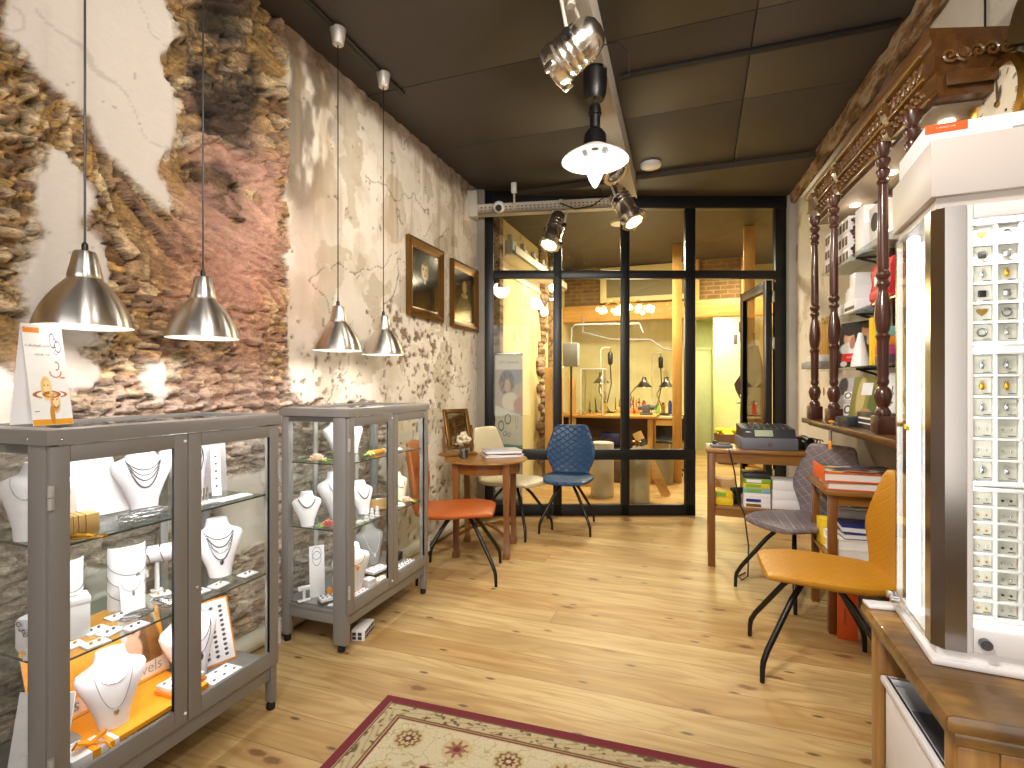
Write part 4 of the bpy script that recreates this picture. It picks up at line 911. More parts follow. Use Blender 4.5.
def chair(label, loc, rz, m, wide=1.0):
    t = thing('dining_chair', label, 'chair', (*loc, 0), rz, 'leather shell chairs around the shop')
    L_ = []
    for y, z, w, h in ((-.295, .450, .15, .004), (-.29, .455, .175, .017), (-.26, .462, .2, .025), (-.16, .466, .228, .03), (-.02, .458, .238, .032), (.10, .452, .228, .032), (.18, .452, .2, .03), (.235, .458, .165, .022), (.245, .462, .15, .005)):
        L_.append([V((a * wide, y * .98 + .055, z + b - .012 * (1 - (a / w) ** 2) - .004)) for a, b in sup(w, h)])
    MB().loft(L_).obj('seat', m, t)
    L_ = []
    for y, z, w, h in ((.20, .45, .13, .004), (.21, .455, .165, .02), (.228, .50, .185, .026), (.238, .56, .21, .026), (.245, .63, .235, .025), (.25, .68, .238, .025), (.258, .75, .222, .024), (.268, .83, .195, .023), (.277, .90, .172, .02), (.281, .925, .155, .014), (.282, .932, .12, .003)):
        L_.append([V((a * wide, y + b - .055 * (a / .238) ** 2 + .078, z - .012)) for a, b in sup(w, h)])
    MB().loft(L_).obj('backrest', m, t)
    MB().b2((-.12, -.10, .413), (.12, .12, .426), .004).cyl((0, .0, .40), (0, .0, .418), .05).obj('seat_plate', M['chair_black'], t)
    for sx in (-1, 1):
        for sy in (-1, 1):
            MB().tube([(sx * .05, sy * .06, .412), (sx * .10, sy * .12, .335), (sx * .2, sy * .235, .135), (sx * .218, sy * .254, .09), (sx * .222, sy * .258, .06), (sx * .224, sy * .26, 0)], [.013, .0135, .013, .0125, .0115, .010], 10).obj('leg', M['chair_black'], t)
    return t
def face(fx, fy): return math.atan2(fx, -fy)
chair('orange leather shell chair between the farther cabinet and the round table', (-1.56, 3.285), face(.95, .30), leather('leather_orange', '#b75c20', .2))
chair('cream leather shell chair behind the round table, under the poster', (-1.56, 4.40), face(.97, -.25), leather('leather_cream', '#d9cfb0', .3))
chair('blue quilted leather shell chair in front of the glass screen', (-1.14, 4.68), face(.13, -.99), leather('leather_blue', '#11416a', 1.0))
chair('grey quilted leather shell chair with pale stitching at the till desk', (.565, 3.69), face(-.75, -.66), leather('leather_grey', '#776d73', .8, '#a8a0a5'))
chair('mustard yellow leather shell chair beside the wooden counter', (.515, 2.77), face(-1, -.03), leather('leather_mustard', '#bf8519', .25))

# ======================= round table and what stands on it =======================
t = thing('round_table', 'round brown wooden table with four tapered legs between the chairs', 'table', (-1.60, 3.83, 0), R(12))
MB().lathe([(.30, .712), (.325, .716), (.332, .724), (.325, .734), (.31, .737)], 56).obj('tabletop', M['brown_wood_x'], t)
MB().lathe([(.262, .635), (.272, .635), (.272, .714), (.262, .714), (.262, .635)], 48, cap=False).obj('apron', M['brown_wood'], t)
for a in (45, 135, 225, 315):
    x, y = .275 * cos(R(a)), .275 * sin(R(a)); L_ = []
    for z, s, o in ((0, .026, 0), (.035, .026, 0), (.05, .019, 0), (.4, .022, 0), (.715, .027, 0)): L_.append([V((x + s * c[0], y + s * c[1], z)) for c in ((-1, -1), (1, -1), (1, 1), (-1, 1))])
    MB().loft(L_).obj('leg', M['brown_wood'], t)
for a in (45, 135):
    x, y = .275 * cos(R(a)), .275 * sin(R(a)); MB().tube([(x, y, .16), (x * .5, y * .5, .20), (0, 0, .21 + (a > 90) * .001), (-x * .5, -y * .5, .20), (-x, -y, .16)], .013, 8).obj('stretcher', M['brown_wood'], t)
t = thing('table_mirror', 'small swivel mirror in a wooden frame on the round table', 'mirror', (-1.86, 3.86, .7375), face(.8, -.6)); t.scale = (1.2, 1.2, 1.2)
MB().b2((-.12, -.05, 0), (.12, .05, .022), .006).b2((-.125, -.055, 0), (-.09, .055, .012), .004).b2((.09, -.055, 0), (.125, .055, .012), .004).obj('base', M['brown_wood_x'], t)
for s in (-1, 1): MB().lathe([(.013, .02), (.009, .04), (.012, .08), (.007, .12), (.011, .17), (.006, .19), (.009, .2)], 12, (s * .105, 0, 0)).obj('support', M['brown_wood'], t)
mr = MX.Translation((0, 0, .18)) @ MX.Rotation(-.35, 4, 'X'); mb = MB()
for a, b in (((-.095, -.012, -.14), (-.068, .012, .14)), ((.068, -.012, -.14), (.095, .012, .14)), ((-.068, -.012, .112), (.068, .012, .14)), ((-.068, -.012, -.14), (.068, .012, -.112))): mb.b2(a, b, .004, mr)
mb.obj('frame', M['gilt'], t); MB().b2((-.07, -.002, -.115), (.07, .003, .115), 0, mr).obj('mirror_glass', P('mirror_silver', '#d9cfae', .05, 1, bump=0), t)
t = thing('glass_jar', 'small glass vase holding a dried white bloom, in front of the mirror', 'vase', (-1.74, 3.72, .7375)); t.scale = (1.3, 1.3, 1.3)
MB().lathe([(.024, 0), (.03, .004), (.032, .07), (.03, .075), (.028, .07), (.026, .008)], 20, cap=False).obj('vase', M['glass'], t); MB().lathe([(.0275, .006), (.0275, .05)], 18).obj('water', M['dark_silver'], t)
mb = MB(); q = random.Random(3)
for i in range(26): 
    v_ = V((q.gauss(0, 1), q.gauss(0, 1), q.gauss(0, .8))).normalized() * .035; mb.ball(v_ + V((0, 0, .115)), .013, 5)
mb.obj('bloom', P('dried_bloom', '#cfc6a8', .8), t); MB().cyl((0, 0, .02), (0, 0, .1), .003).obj('stem', M['brown'], t)
M['mag_top'] = P('mag_top', '#b4b0b2', .4, 0, .5, 14)
mcol = ['white_card', 'paper', 'white_card', 'purple', 'paper', 'white_plastic', 'paper']
for i in range(7):
    mb = MB().b2((-.105, -.145, 0), (.105, .145, .0075), .002)
    o = single('magazine', mb, M['mag_top'] if i == 6 and 'mag_top' in M else M[mcol[i]], 'white magazine in the pile on the round table, ' + ('lowest of the pile', 'second from the bottom', 'third from the bottom', 'the middle one', 'third from the top', 'second from the top', 'topmost, with a grey photo cover')[i], 'magazine', (-1.505 + rnd.uniform(-.008, .008), 3.935 + rnd.uniform(-.008, .008), .7378 + .0078 * i), R(-55) + rnd.uniform(-.05, .05), 'magazines piled on the round table')

# ======================= poster behind the glass =======================
def poster(u, v):
    c = np.tile(L3('#dfe0e2'), (len(u), 1)) * (.9 + .2 * fbm(u * 3, v * 8, 3))[:, None]
    def lay(k, hx):
        nonlocal c; k = k[:, None]; c = c * (1 - k) + L3(hx) * k
    ph = ((v > .46 - .12 * u) & (v < .84)).astype(float); lay(ph, '#b9a79c'); lay(ph * E_(.7, .8, .4, .12)(u, v), '#8a8fa5'); lay(ph * E_(.42, .7, .28, .13)(u, v) * (.4 + .9 * vn(u * 18, v * 40)).clip(0, 1), '#4a3428')
    lay(ph * E_(.45, .67, .11, .07)(u, v), '#c9a08a'); lay(ph * E_(.55, .5, .3, .1)(u, v), '#e6dcd6'); lay(ph * E_(.95, .46, .28, .09)(u, v), '#b77f6c')
    for cx, cy, rx, ry in ((.22, .24, .09, .05), (.46, .31, .10, .05), (.36, .155, .06, .022), (.5, .145, .05, .02)): lay(RG(cx, cy, rx, ry, .14)(u, v), '#5d6264')
    lay(RG(.78, .3, .04, .09, .08)(u, v), '#8d9294'); lay((v < .045 - .03 * (u - .3)).astype(float), '#6fa79c'); return c
t = thing('banner_stand', 'tall banner behind the glass with a curly-haired person and ring drawings', 'banner', (-1.845, 5.03, 0), face(.34, -.94))
MB().b2((-.15, -.05, 0), (.15, .05, .05), .008).cyl((0, .02, .05), (0, .02, 1.64), .008).b2((-.145, -.012, 1.62), (.145, .012, 1.64), .004).b2((-.142, .001, .05), (.142, .003, 1.625)).obj('stand', M['silver'], t)
grid_obj('banner', M['card_print'], 90, 300, lambda u, v: (np.stack([(u - .5) * .284, u * 0, .66 + v * .96], 1), poster(u, v)), t)
text('Jeh Jewels', .05, M['grey_card'], t, (0, -.001, 1.545), shear=.3)

# ======================= the rug =======================
def rug(u, v):
    Wd, Ld = 1.56, 1.4; x, y = u * Wd, v * Ld; X0_, Y0_ = x, y; x, y = x / .78, y / .78; Wd, Ld = Wd / .78, Ld / .78; d = np.minimum(np.minimum(x, Wd - x), np.minimum(y, Ld - y))
    jj = .25 * (fbm(x * 60, y * 60, 2) - .5)
    c = np.tile(L3('#c9b690'), (len(u), 1)); al = np.where(np.minimum(x, Wd - x) < np.minimum(y, Ld - y), y, x)
    def lay(k, hx):
        nonlocal c; k = np.asarray(k, float)[:, None]; c = c * (1 - k) + L3(hx) * k
    sc = (np.abs(np.sin(al * 26 + 2.2 * np.sin((d - .1) * 60))) < .3) & (np.abs(d - .1) < .035); lay(sc, '#a8946a')
    lay((vn(al * 45, d * 70) > .80) & (np.abs(d - .1) < .035), '#6d5a40')
    for a, hx in ((.06, '#6d5433'), (.142, '#6d5433'), (.158, '#7a2c30'), (.15, '#b9a271')): lay(np.abs(d - a) < .004, hx)
    lay(d < .052, '#7b2733')
    fld = d > .165; lay(fld, '#d9cba8'); sw = fbm(x * 11, y * 11, 3); lay(fld & (np.abs(sw - .5) < .014), '#b7a67c'); lay(fld & (np.abs(fbm(x * 19 + 9, y * 19, 2) - .45) < .012), '#bfae86')
    px, py = (x - .28) / .25, (y - (Ld - .28)) / .25; cx, cy = px - np.round(px), py - np.round(py); r = np.hypot(cx, cy) * .25; an = np.arctan2(cy, cx); par = (np.round(px) + np.round(py)) % 2 == 0
    ring = fld & (d < .40)
    lay(ring & (r < .072), '#cdb98c'); lay(ring & par & (np.abs(r - .05 - .006 * np.cos(an * 10)) < .008), '#8a6a42'); lay(ring & par & (r < .028 + .006 * np.cos(an * 8)), '#6e3a34'); lay(ring & par & (r < .011), '#d6c49c')
    lay(ring & ~par & (r < .03 + .03 * np.abs(np.cos(an * 4)) ** 3), '#9a6a50'); lay(ring & ~par & (r < .018), '#7b3038')
    inn = d > .42; lay(inn & (d < .44), '#7b2733'); lay(inn & (d > .45), '#a8484a'); lay(inn & (d > .45) & (np.abs(fbm(x * 14, y * 14, 3) - .5) < .03), '#d6c49c')
    z = .008 + .0015 * vn(x * 300, y * 300) - .006 * ss(.006, 0, d)
    return np.stack([X0_, Y0_ - 1.4, z], 1), np.clip(c, 0, 1)
t = thing('rug', 'beige oriental rug with a maroon border on the pine floor', 'rug', (-1.239, 1.892, 0), R(2))
grid_obj('pile', vcol('rug_wool', .95, .12, .5, 500, 160), 520, 350, rug, t); MB().b2((0, -1.4, .0), (1.56, 0, .0065), .002).obj('backing', P('rug_edge', '#6a2430', .9), t)
# ======================= ceiling fittings =======================
def CP(px, py, D):                                                        # a point D metres deep in front of the camera station
    return ray(px, py) * D + V((0, 0, EYE))
M['beam_white'] = P('beam_white', '#b9b3a6', .55, 0, .08)
struct('trim_14', MB().b2((-.07, -1.9, 3.10), (.06, 2.55, 3.25), .004, MX.Translation((-.545, 2.5, 0)) @ MX.Rotation(R(1.7), 4, 'Z')).b2((.055, -1.9, 3.085), (.065, 2.55, 3.25), 0, MX.Translation((-.545, 2.5, 0)) @ MX.Rotation(R(1.7), 4, 'Z')), M['beam_white'])
mb = MB(); mC = MX.Rotation(YAW, 4, 'Z') @ MX.Translation((.98, 5.02, 3.04)) @ MX.Rotation(R(-3.0), 4, 'Y') @ MX.Translation((-.98, 0, -3.02))
mb.b2((-.36, -.05, 2.99), (1.02, .05, 3.0), 0, mC).b2((-.36, -.05, 2.99), (1.02, -.042, 3.085), 0, mC).b2((-.36, .042, 2.99), (1.02, .05, 3.085), 0, mC)
mb.b2((-.42, -.06, 2.97), (-.33, .06, 3.22), .006, mC).b2((.98, -.04, 3.0), (1.06, .04, 3.15), .006, mC)
ch = struct('trim_15', mb, M['beam_white'])
mb = MB()
for i in range(34): mb.b2((-.30 + .039 * i, -.0515, 3.045), (-.285 + .039 * i, -.05, 3.055), 0, mC).b2((-.30 + .039 * i, -.0515, 3.02), (-.285 + .039 * i, -.05, 3.027), 0, mC)
mb.obj('slot', M['black'], ch)
M['lens'] = emit('spot_lens', '#fff0cc', 9)
def parcan(label, rear, front, hang, lit, s=1.0, watt=0):
    ax = (front - rear).normalized(); t = thing('spotlight', label, 'spotlight', rear.lerp(front, .45), 0, 'chrome stage spotlights on the ceiling beams')
    q = (-ax).to_track_quat('Z', 'X').to_matrix().to_4x4()                       # local -Z is where it points
    r = .092 * s; L_ = (front - rear).length; h = L_ * .45
    prof = [(.002, h), (r * .45, h - .006), (r * .78, h - .03), (r * .96, h - .07), (r, h - .10)]
    for z in (h - .12, h - .155, h - .19): prof += [(r, z + .006), (r * 1.03, z), (r, z - .006)]
    prof += [(r * .98, -L_ * .3), (r * 1.08, -L_ * .34), (r * 1.08, -L_ * .42), (r, -L_ * .47), (r * .98, -L_ * .55), (r * .93, -L_ * .55), (r * .92, -L_ * .40)]
    MB().lathe(prof, 32, M=q, cap=False).obj('can', M['chrome'], t)
    MB().lathe([(r * 1.03, -L_ * .55), (r * 1.24, -L_ * .55), (r * 1.24, -L_ * .56), (r * .9, -L_ * .56), (r * .9, -L_ * .55), (r * 1.03, -L_ * .55)], 8, M=q @ MX.Rotation(R(22.5), 4, 'Z'), cap=False).obj('filter_frame', M['chrome'], t)
    for a in (0, 120, 240): MB().box((r * 1.16 * cos(R(a)), r * 1.16 * sin(R(a)), -L_ * .5), (.035, .02, .05), .004, q).obj('clip', M['chrome'], t)
    MB().lathe([(.002, -L_ * .40), (r * .6, -L_ * .39), (r * .91, -L_ * .36), (r * .91, -L_ * .365), (.002, -L_ * .41)], 28, M=q, cap=False).obj('lens', M['lens'] if lit else M['silver'], t)
    up = V((0, 0, 1)); side = ax.cross(up).normalized(); o = t.location
    a, b = side * (r + .012), hang - o; bl = V(b)
    top = V((b.x, b.y, b.z))
    arm = MB()
    for sg in (-1, 1):
        p0 = side * sg * (r + .012); p1 = top + side * sg * (r + .006) + V((0, 0, -.05)) * (1 if top.length > .2 else 0)
        d = (p1 - p0); n_ = 8
        arm.tube([p0, p0.lerp(p1, .55), p1, top + side * sg * .02], .008, 8)
    arm.obj('yoke', M['beam_white'], t)
    for sg in (-1, 1): MB().cyl(side * sg * (r - .002), side * sg * (r + .03), .02, n=10).obj('knob', M['black'], t)
    MB().cyl(top + V((0, 0, -.03)), top + V((0, 0, .01)), .022, n=12).obj('clamp', M['beam_white'], t)
    if watt:
        l = bpy.data.lights.new('spot_beam', 'SPOT'); l.energy = watt; l.spot_size = R(70); l.spot_blend = .6; l.shadow_soft_size = .06; l.color = (1, .87, .68)
        k = bpy.data.objects.new('spot_beam', l); COL.objects.link(k); k.parent = t; k.location = ax * (L_ * .60); k.rotation_euler = ax.to_track_quat('-Z', 'Y').to_euler()
    return t
parcan('largest chrome spotlight, tilted under the ceiling beam near the top edge', CP(601, 25, 2.32), CP(552, 70, 2.46), V((-.56, 2.36, 3.10)), 1, 1.0, LP['wash'])
parcan('lit chrome spotlight clamped to the perforated channel, left of the screen mullion', CP(560, 213, 4.85), CP(549, 245, 4.72), CP(561, 201, 4.93), 1, .92, LP['spot'])
parcan('lit chrome spotlight where the two white beams meet, in front of the mullion', CP(614, 188, 4.38), CP(634, 222, 4.25), CP(613, 172, 4.42), 1, .92, LP['spot'])
parcan('chrome spotlight half hidden behind the white pendant shade', CP(588, 140, 3.92), CP(616, 174, 3.8), CP(605, 128, 3.95), 0, .92, LP['spot'])
# white pendant lamp under the beam
t = thing('pendant_lamp', 'black and white enamel pendant lamp with a glowing teardrop bulb', 'lamp', (-.556, 2.935, 2.43))
MB().lathe([(.05, .50), (.062, .53), (.068, .60), (.068, .67)], 28).obj('ceiling_cup', M['black'], t)
MB().cyl((0, 0, .46), (0, 0, .52), .005, n=8).obj('stem', M['black'], t)
MB().lathe([(.012, .475), (.03, .468), (.034, .45), (.034, .43), (.038, .425), (.038, .415), (.03, .41), (.028, .34), (.045, .325), (.062, .30), (.064, .235), (.07, .225)], 28).obj('neck', M['black'], t)
MB().lathe([(.066, .236), (.09, .222), (.13, .198), (.172, .172), (.186, .158), (.187, .153), (.183, .154), (.168, .166), (.125, .19), (.085, .212), (.02, .224)], 48, cap=False).obj('shade', P('enamel_white', '#d8d5d2', .4, bump=0), t)
MB().lathe([(.022, .2), (.045, .175), (.056, .14), (.05, .095), (.034, .05), (.014, .012), (.001, 0)], 24).obj('bulb', emit('bright_bulb', '#fffaf2', 3.2), t)
for s in (-1, 1): MB().cyl((s * .07, .0, .205), (s * .05, 0, .215), .022, n=14).obj('vent', M['dark_silver'], t)
l = bpy.data.lights.new('bulb_light', 'POINT'); l.energy = LP['bulb']; l.color = (1, .9, .78); l.shadow_soft_size = .06
q = bpy.data.objects.new('bulb_light', l); COL.objects.link(q); q.parent = t; q.location = (0, 0, -.07)
single('smoke_alarm', MB().lathe([(.06, 0), (.085, .012), (.09, .03), (.09, .04)], 28), M['white_plastic'], 'white round smoke alarm on the dark ceiling beside the beam', 'smoke alarm', (-.40, 4.70, 3.21))
t = thing('security_camera', 'white ball security camera at the top of the glass screen', 'camera', CP(499, 207, 4.85))
MB().ball((0, 0, 0), .055, 12).obj('ball', M['white_plastic'], t); dv = (CP(470, 260, 3) - t.location).normalized()
MB().cyl(dv * .03, dv * .058, .03, n=16).obj('lens', M['black'], t); MB().tube([(0, .03, .02), (-.02, .08, .02), CP(499, 209, 4.98) - t.location], .014, 8).obj('bracket', M['white_plastic'], t)
t = thing('ceiling_sensor', 'small white hanging sensor on a stem above the perforated channel', 'sensor', CP(514, 190, 4.88))
MB().b2((-.025, -.02, -.03), (.025, .02, .07), .01).obj('head', M['white_plastic'], t); MB().tube([(0, 0, -.03), (0, .01, -.12), (-.02, .03, -.17)], .01, 8).obj('stem', M['beam_white'], t)
def cable(name, label, pts, r=.004, m='black', cat='cable'):
    return single(name, MB().tube(pts, r, 6), M[m], label, cat)
cable('power_cable', 'thin black cable slung below the perforated channel between two spotlights', [CP(560, 203, 4.8), CP(575, 209, 4.75), CP(592, 206, 4.6), CP(603, 198, 4.5), CP(600, 188, 4.45)], .006)
cable('power_cable', 'black cable looping off the ceiling beam beside the largest spotlight', [CP(604, 45, 2.55), CP(618, 42, 2.62), CP(629, 54, 2.7), CP(629, 76, 2.75), CP(618, 80, 2.78)], .003)

# ======================= antique columned shelf =======================
unit = thing('columned_shelf', 'antique carved dark wood wall shelf with turned columns and a heavy cornice', 'shelf', RW(0, 0), RWA)
dw, dy = M['dark_wood'], M['dark_wood_y']
S0, S1 = -.72, .98
pr = [(0, 2.45), (-.25, 2.45), (-.262, 2.458), (-.262, 2.468), (-.27, 2.475), (-.27, 2.535), (-.282, 2.542), (-.282, 2.552), (-.276, 2.558), (-.276, 2.632), (-.29, 2.64), (-.295, 2.655), (-.308, 2.664), (-.314, 2.69), (0, 2.69)]
lp = []
for s, sg in ((S0, 1), (S1, -1)): lp.append([V((x, s - sg * max(0, -x - .24), z)) for x, z in pr])
MB().loft(lp).obj('cornice', dy, unit)
q = random.Random(2)
segs = [(-.67, -.37), (-.28, .34), (.43, .74)]
def leafrow(n_, pos, mx, sz=.04):
    cv = MB()
    for i in range(n_): cv.ball((0, 0, 0), sz, 6, (.28, .45, 1.0)); cv._x(list(cv.b.verts)[-70:], MX.Translation(pos(i)) @ mx); cv.ball(V(pos(i)) + V((-.006, .02, .016)), .011, 6); cv.ball(V(pos(i)) + V((-.006, .004, -.022)), .008, 6)
    cv.obj('carving', M['carved'], unit)
for a, b in segs:                                                        # carved leaf friezes between the brackets
    n_ = int((b - a) / .05)
    leafrow(n_, lambda i: (-.277, a + (b - a) * (i + .5) / n_, 2.595), MX.Rotation(.65, 4, 'X'))
    leafrow(n_, lambda i: (-.270, a + (b - a) * (i + .5) / n_, 2.505), MX.Rotation(-.9, 4, 'X'), .03)
    for x0, x1, za, zb in ((-.292, -.277, 2.54, 2.553), (-.270, -.25, 2.457, 2.468), (-.302, -.28, 2.636, 2.648)): MB().b2((x0, a - .02, za), (x1, b + .02, zb), .004).obj('moulding', M['gilt_wood'], unit)
for i in range(5):
    x = -.045 - .045 * i; MB().tube([(x + (.006 + .0022 * k) * cos(k * .8 + i), S0 - .037, 2.595 + (.006 + .0022 * k) * sin(k * .8 + i)) for k in range(11)], .007, 6).obj('carving', M['carved'], unit)
MB().b2((-.235, S0 - .036, 2.48), (-.02, S0 - .026, 2.53), .004).obj('end_panel', M['dark_wood_y'], unit)
for s in (-.325, .385, .785):
    mb = MB(); mb.loft([[V((-.268 - d, s + e, z)) for e in (-.026, .026)] + [V((-.20, s + e, z)) for e in (.026, -.026)] for z, d in ((2.452, .0), (2.475, .016), (2.51, .024), (2.535, .012), (2.56, .02), (2.60, .036), (2.63, .04))]); mb.ball((-.288, s, 2.51), .018, 8).ball((-.302, s, 2.60), .016, 8)
    mb.obj('corbel', M['carved'], unit)
for s in (-.62, -.325, .385, .785):
    c = MB().lathe([(0.0306,1.17),(0.034,1.185),(0.0272,1.2),(0.0204,1.21),(0.0306,1.235),(0.0374,1.265),(0.0306,1.295),(0.0177,1.31),(0.0245,1.325),(0.0245,1.335),(0.0211,1.35),(0.0231,1.36),(0.0245,1.52),(0.0272,1.535),(0.0313,1.545),(0.0218,1.56),(0.0272,1.575),(0.034,1.62),(0.0354,1.65),(0.0306,1.7),(0.0204,1.75),(0.019,1.77),(0.0286,1.785),(0.0286,1.795),(0.0204,1.81),(0.0306,1.83),(0.0306,1.84),(0.0218,1.855),(0.0245,1.87),(0.0204,2.2),(0.0177,2.256),(0.0258,2.266),(0.0258,2.275),(0.019,2.285),(0.0286,2.308),(0.0286,2.322),(0.0163,2.336),(0.0299,2.36),(0.0313,2.374),(0.0177,2.388),(0.0326,2.416),(0.034,2.449)], 20, (-.295, s, 0))
    c.obj('column', dw, unit)
    MB().b2((-.335, s - .04, 1.085), (-.255, s + .04, 1.172), .006).obj('plinth', dw, unit)
MB().b2((-.35, S0 + .02, 1.052), (0, .90, 1.085), .008).b2((-.31, S0 + .03, 1.035), (0, .88, 1.052), .004).obj('base_board', dy, unit)
MB().b2((-.03, S0 + .05, 2.42), (0, S1 - .05, 2.45)).b2((-.03, .28, 1.085), (-.004, .36, 2.47)).b2((-.03, -.45, 1.085), (-.004, -.37, 2.47)).obj('back_rail', dw, unit)
MB().b2((-.24, S0 + .06, 2.438), (-.03, S1 - .06, 2.449)).obj('soffit', P('soffit_tan', '#a39583', .5), unit)
for z in (2.07, 1.74, 1.42): MB().b2((-.235, S0 + .05, z - .008), (-.035, .88, z)).obj('glass_shelf', M['glass_edge'], unit)
for z in (2.062, 1.732, 1.412):
    for s in (.32, -.41): MB().b2((-.20, s - .006, z - .012), (-.03, s + .006, z)).tube([(-.18, s, z - .01), (-.1, s, z - .035), (-.05, s, z - .08), (-.035, s, z - .13)], .007, 6).obj('bracket', M['black'], unit)
for s in (.55, .03, -.30, -.52):
    MB().lathe([(.028, 2.430), (.028, 2.438)], 16, (-.13, s, 0)).obj('downlight', M['lens'], unit)
    l = bpy.data.lights.new('downlight', 'SPOT'); l.energy = LP['down']; l.spot_size = R(120); l.spot_blend = .6; l.shadow_soft_size = .03; l.color = (1, .88, .68)
    k = bpy.data.objects.new('downlight_beam', l); COL.objects.link(k); k.parent = unit; k.location = (-.13, s, 2.42)
# --- what stands on its shelves (each a thing of its own) ---
GS = 'goods on the antique wall shelf'
def rb(name, label, cat, s, off, z, w, d, h, m, rz=0, group=GS, bev=.003, extra=None):
    """box of width w along the wall, depth d; extra(t) may add parts on its room side (-x)"""
    t = thing(name, label, cat, RW(s, off, z), RWA + rz, group)
    MB().b2((-d / 2, -w / 2, 0), (d / 2, w / 2, h), bev).obj('box', M[m], t)
    if extra: extra(t)
    return t
def windows(n, w, d, h, m='brown'):
    def f(t):
        mb = MB()
        for i in range(n):
            y = -w / 2 + w * (i + .5) / n; mb.b2((-d / 2 - .002, y - w / n * .36, h * .15), (-d / 2 + .001, y + w / n * .36, h * .75), .001)
        mb.obj('window', M[m], t)
    return f
cols = ['farthest column', 'second farthest column', 'third farthest column', 'nearest column']
rows = ['bottom', 'middle', 'top']
for c in range(4):
    for r in range(3 if c < 3 else 3):
        rb('watch_box', 'white dark-windowed box on the upper glass shelf, %s row, %s' % (rows[r], cols[c]), 'box', .86 - .115 * c + (.01 if r % 2 else 0), .14, 2.0705 + .094 * r, .108, .11, .09, 'white_card', 0, 'white windowed boxes on the upper shelf', .002, windows(2, .108, .11, .09))
rb('carton', 'tall plain white carton on the upper shelf beside the windowed boxes', 'box', .30, .13, 2.0705, .13, .12, .27, 'white_card')
rb('carton', 'white carton with a dark round print on the upper shelf behind the third column', 'box', .08, .12, 2.0705, .2, .12, .22, 'paper', extra=lambda t: MB().cyl((-.062, .02, .13), (-.059, .02, .13), .05, n=20).obj('print', M['ink'], t))
t = thing('shell_string', 'string of brown shells hanging between the windowed boxes and the tall carton', 'string of shells', RW(.415, .17, 2.0705), RWA, GS); mb = MB(); q = random.Random(4)
for i in range(11): mb.ball((q.uniform(-.012, .012), q.uniform(-.02, .02), .022 + .022 * i), .02, 6, (1, 1, .6))
mb.obj('shell', M['brown'], t)
rb('carton', 'white carton standing at the back of the second shelf', 'box', .60, .10, 1.7405, .12, .1, .17, 'white_card')
rb('carton', 'wide white carton with a black stripe at the front of the second shelf', 'box', .46, .13, 1.7405, .20, .12, .085, 'white_card', extra=lambda t: MB().b2((-.0615, -.08, .03), (-.059, .08, .05)).obj('stripe', M['black'], t))
rb('carton', 'white carton stacked on the black-striped carton', 'box', .50, .12, 1.826, .14, .1, .09, 'white_card')
rb('carton', 'white carton on top of the stack on the second shelf', 'box', .49, .12, 1.9165, .10, .09, .08, 'white_plastic')
rb('carton', 'small grey and white carton in front of the far column on the second shelf', 'box', .74, .13, 1.7405, .11, .1, .1, 'paper', extra=windows(1, .11, .1, .1, 'grey_card'))
plaque('photo_card', 'grey leaning photo card on the second shelf beside the white cartons', 'photo card', .12, .17, img('#b9b9bb')([(E_(.4, .6, .2, .25), '#7d7d82', 1), (E_(.65, .35, .15, .3), '#e5e5e5', 1)]), RW(.26, .13, 1.7405), RWA - FA, .3, group=GS)
t = thing('gift_bag', 'crumpled red gift bag on the second shelf beside the near column', 'bag', RW(.0, .13, 1.7405), RWA, GS)
MB().loft([[V((-x, -y, z)), V((x, -y * .9, z)), V((x * .9, y, z)), V((-x, y * 1.1, z))] for x, y, z in ((.06, .11, 0), (.065, .12, .06), (.055, .115, .12), (.06, .12, .18), (.04, .115, .23))]).obj('bag', M['red'], t)
MB().b2((-.085, -.19, .0), (-.03, .03, .03), .008).b2((-.09, -.10, .02), (-.055, .07, .07), .01).obj('flap', M['red'], t); MB().b2((-.068, .02, .10), (-.06, .06, .15)).obj('label_patch', M['white_card'], t)
t = thing('ribbon_bunch', 'bunch of yellow ribbon ends below the red bag on the third shelf', 'ribbons', RW(.10, .15, 1.4205), RWA, GS); mb = MB(); q = random.Random(9)
for i in range(12): 
    y = q.uniform(-.06, .06); mb.loft([[V((-.02 - .003 * i, y - .012, z)), V((-.02 - .003 * i, y + .012, z)), V((-.016, y + .012, z)), V((-.016, y - .012, z))] for z in (.0, .12 + q.uniform(0, .1), .26)])
mb.obj('ribbon', M['yellow'], t)
for i, (m, z, w) in enumerate((('purple', 1.4205, .10), ('pink', 1.4705, .09), ('orange', 1.5205, .085), ('teal', 1.5705, .08))):
    rb('ring_box', '%s ring box in the colourful stack behind the near column' % ('dark purple', 'pink', 'orange', 'pale teal')[i], 'box', -.02, .16, z, w, .09, .048, m, group='colourful ring boxes on the third shelf')
def bw(u, v):
    c = np.tile(L3('#141313'), (len(u), 1))
    for tst, hx, a in ((E_(.28, .66, .15, .16), '#d8a98c', 1), (E_(.30, .80, .19, .1), '#20140f', 1), (E_(.76, .80, .13, .13), '#c98d68', 1), (E_(.78, .9, .16, .07), '#3a2418', 1), (E_(.35, .42, .3, .15), '#dfe0e4', 1), (E_(.4, .55, .08, .14), '#a87860', 1), (E_(.85, .62, .07, .14), '#c99a7c', 1), (E_(.7, .6, .1, .08), '#203a5a', 1), (B_(.12, .80, .14, .32), '#d8262c', 1), (E_(.2, .09, .1, .06), '#e6e4e2', 1), (E_(.55, .09, .1, .06), '#e6e4e2', 1)):
        k = (tst(u, v) * a)[:, None]; c = c * (1 - k) + L3(hx) * k
    return c
t = plaque('poster_stand', 'black poster of two people with a red sign, standing on the third shelf', 'poster', .27, .29, bw, RW(.52, .15, 1.4205), face(-.88, -.48), .12, group=GS, edge='black', res=120)
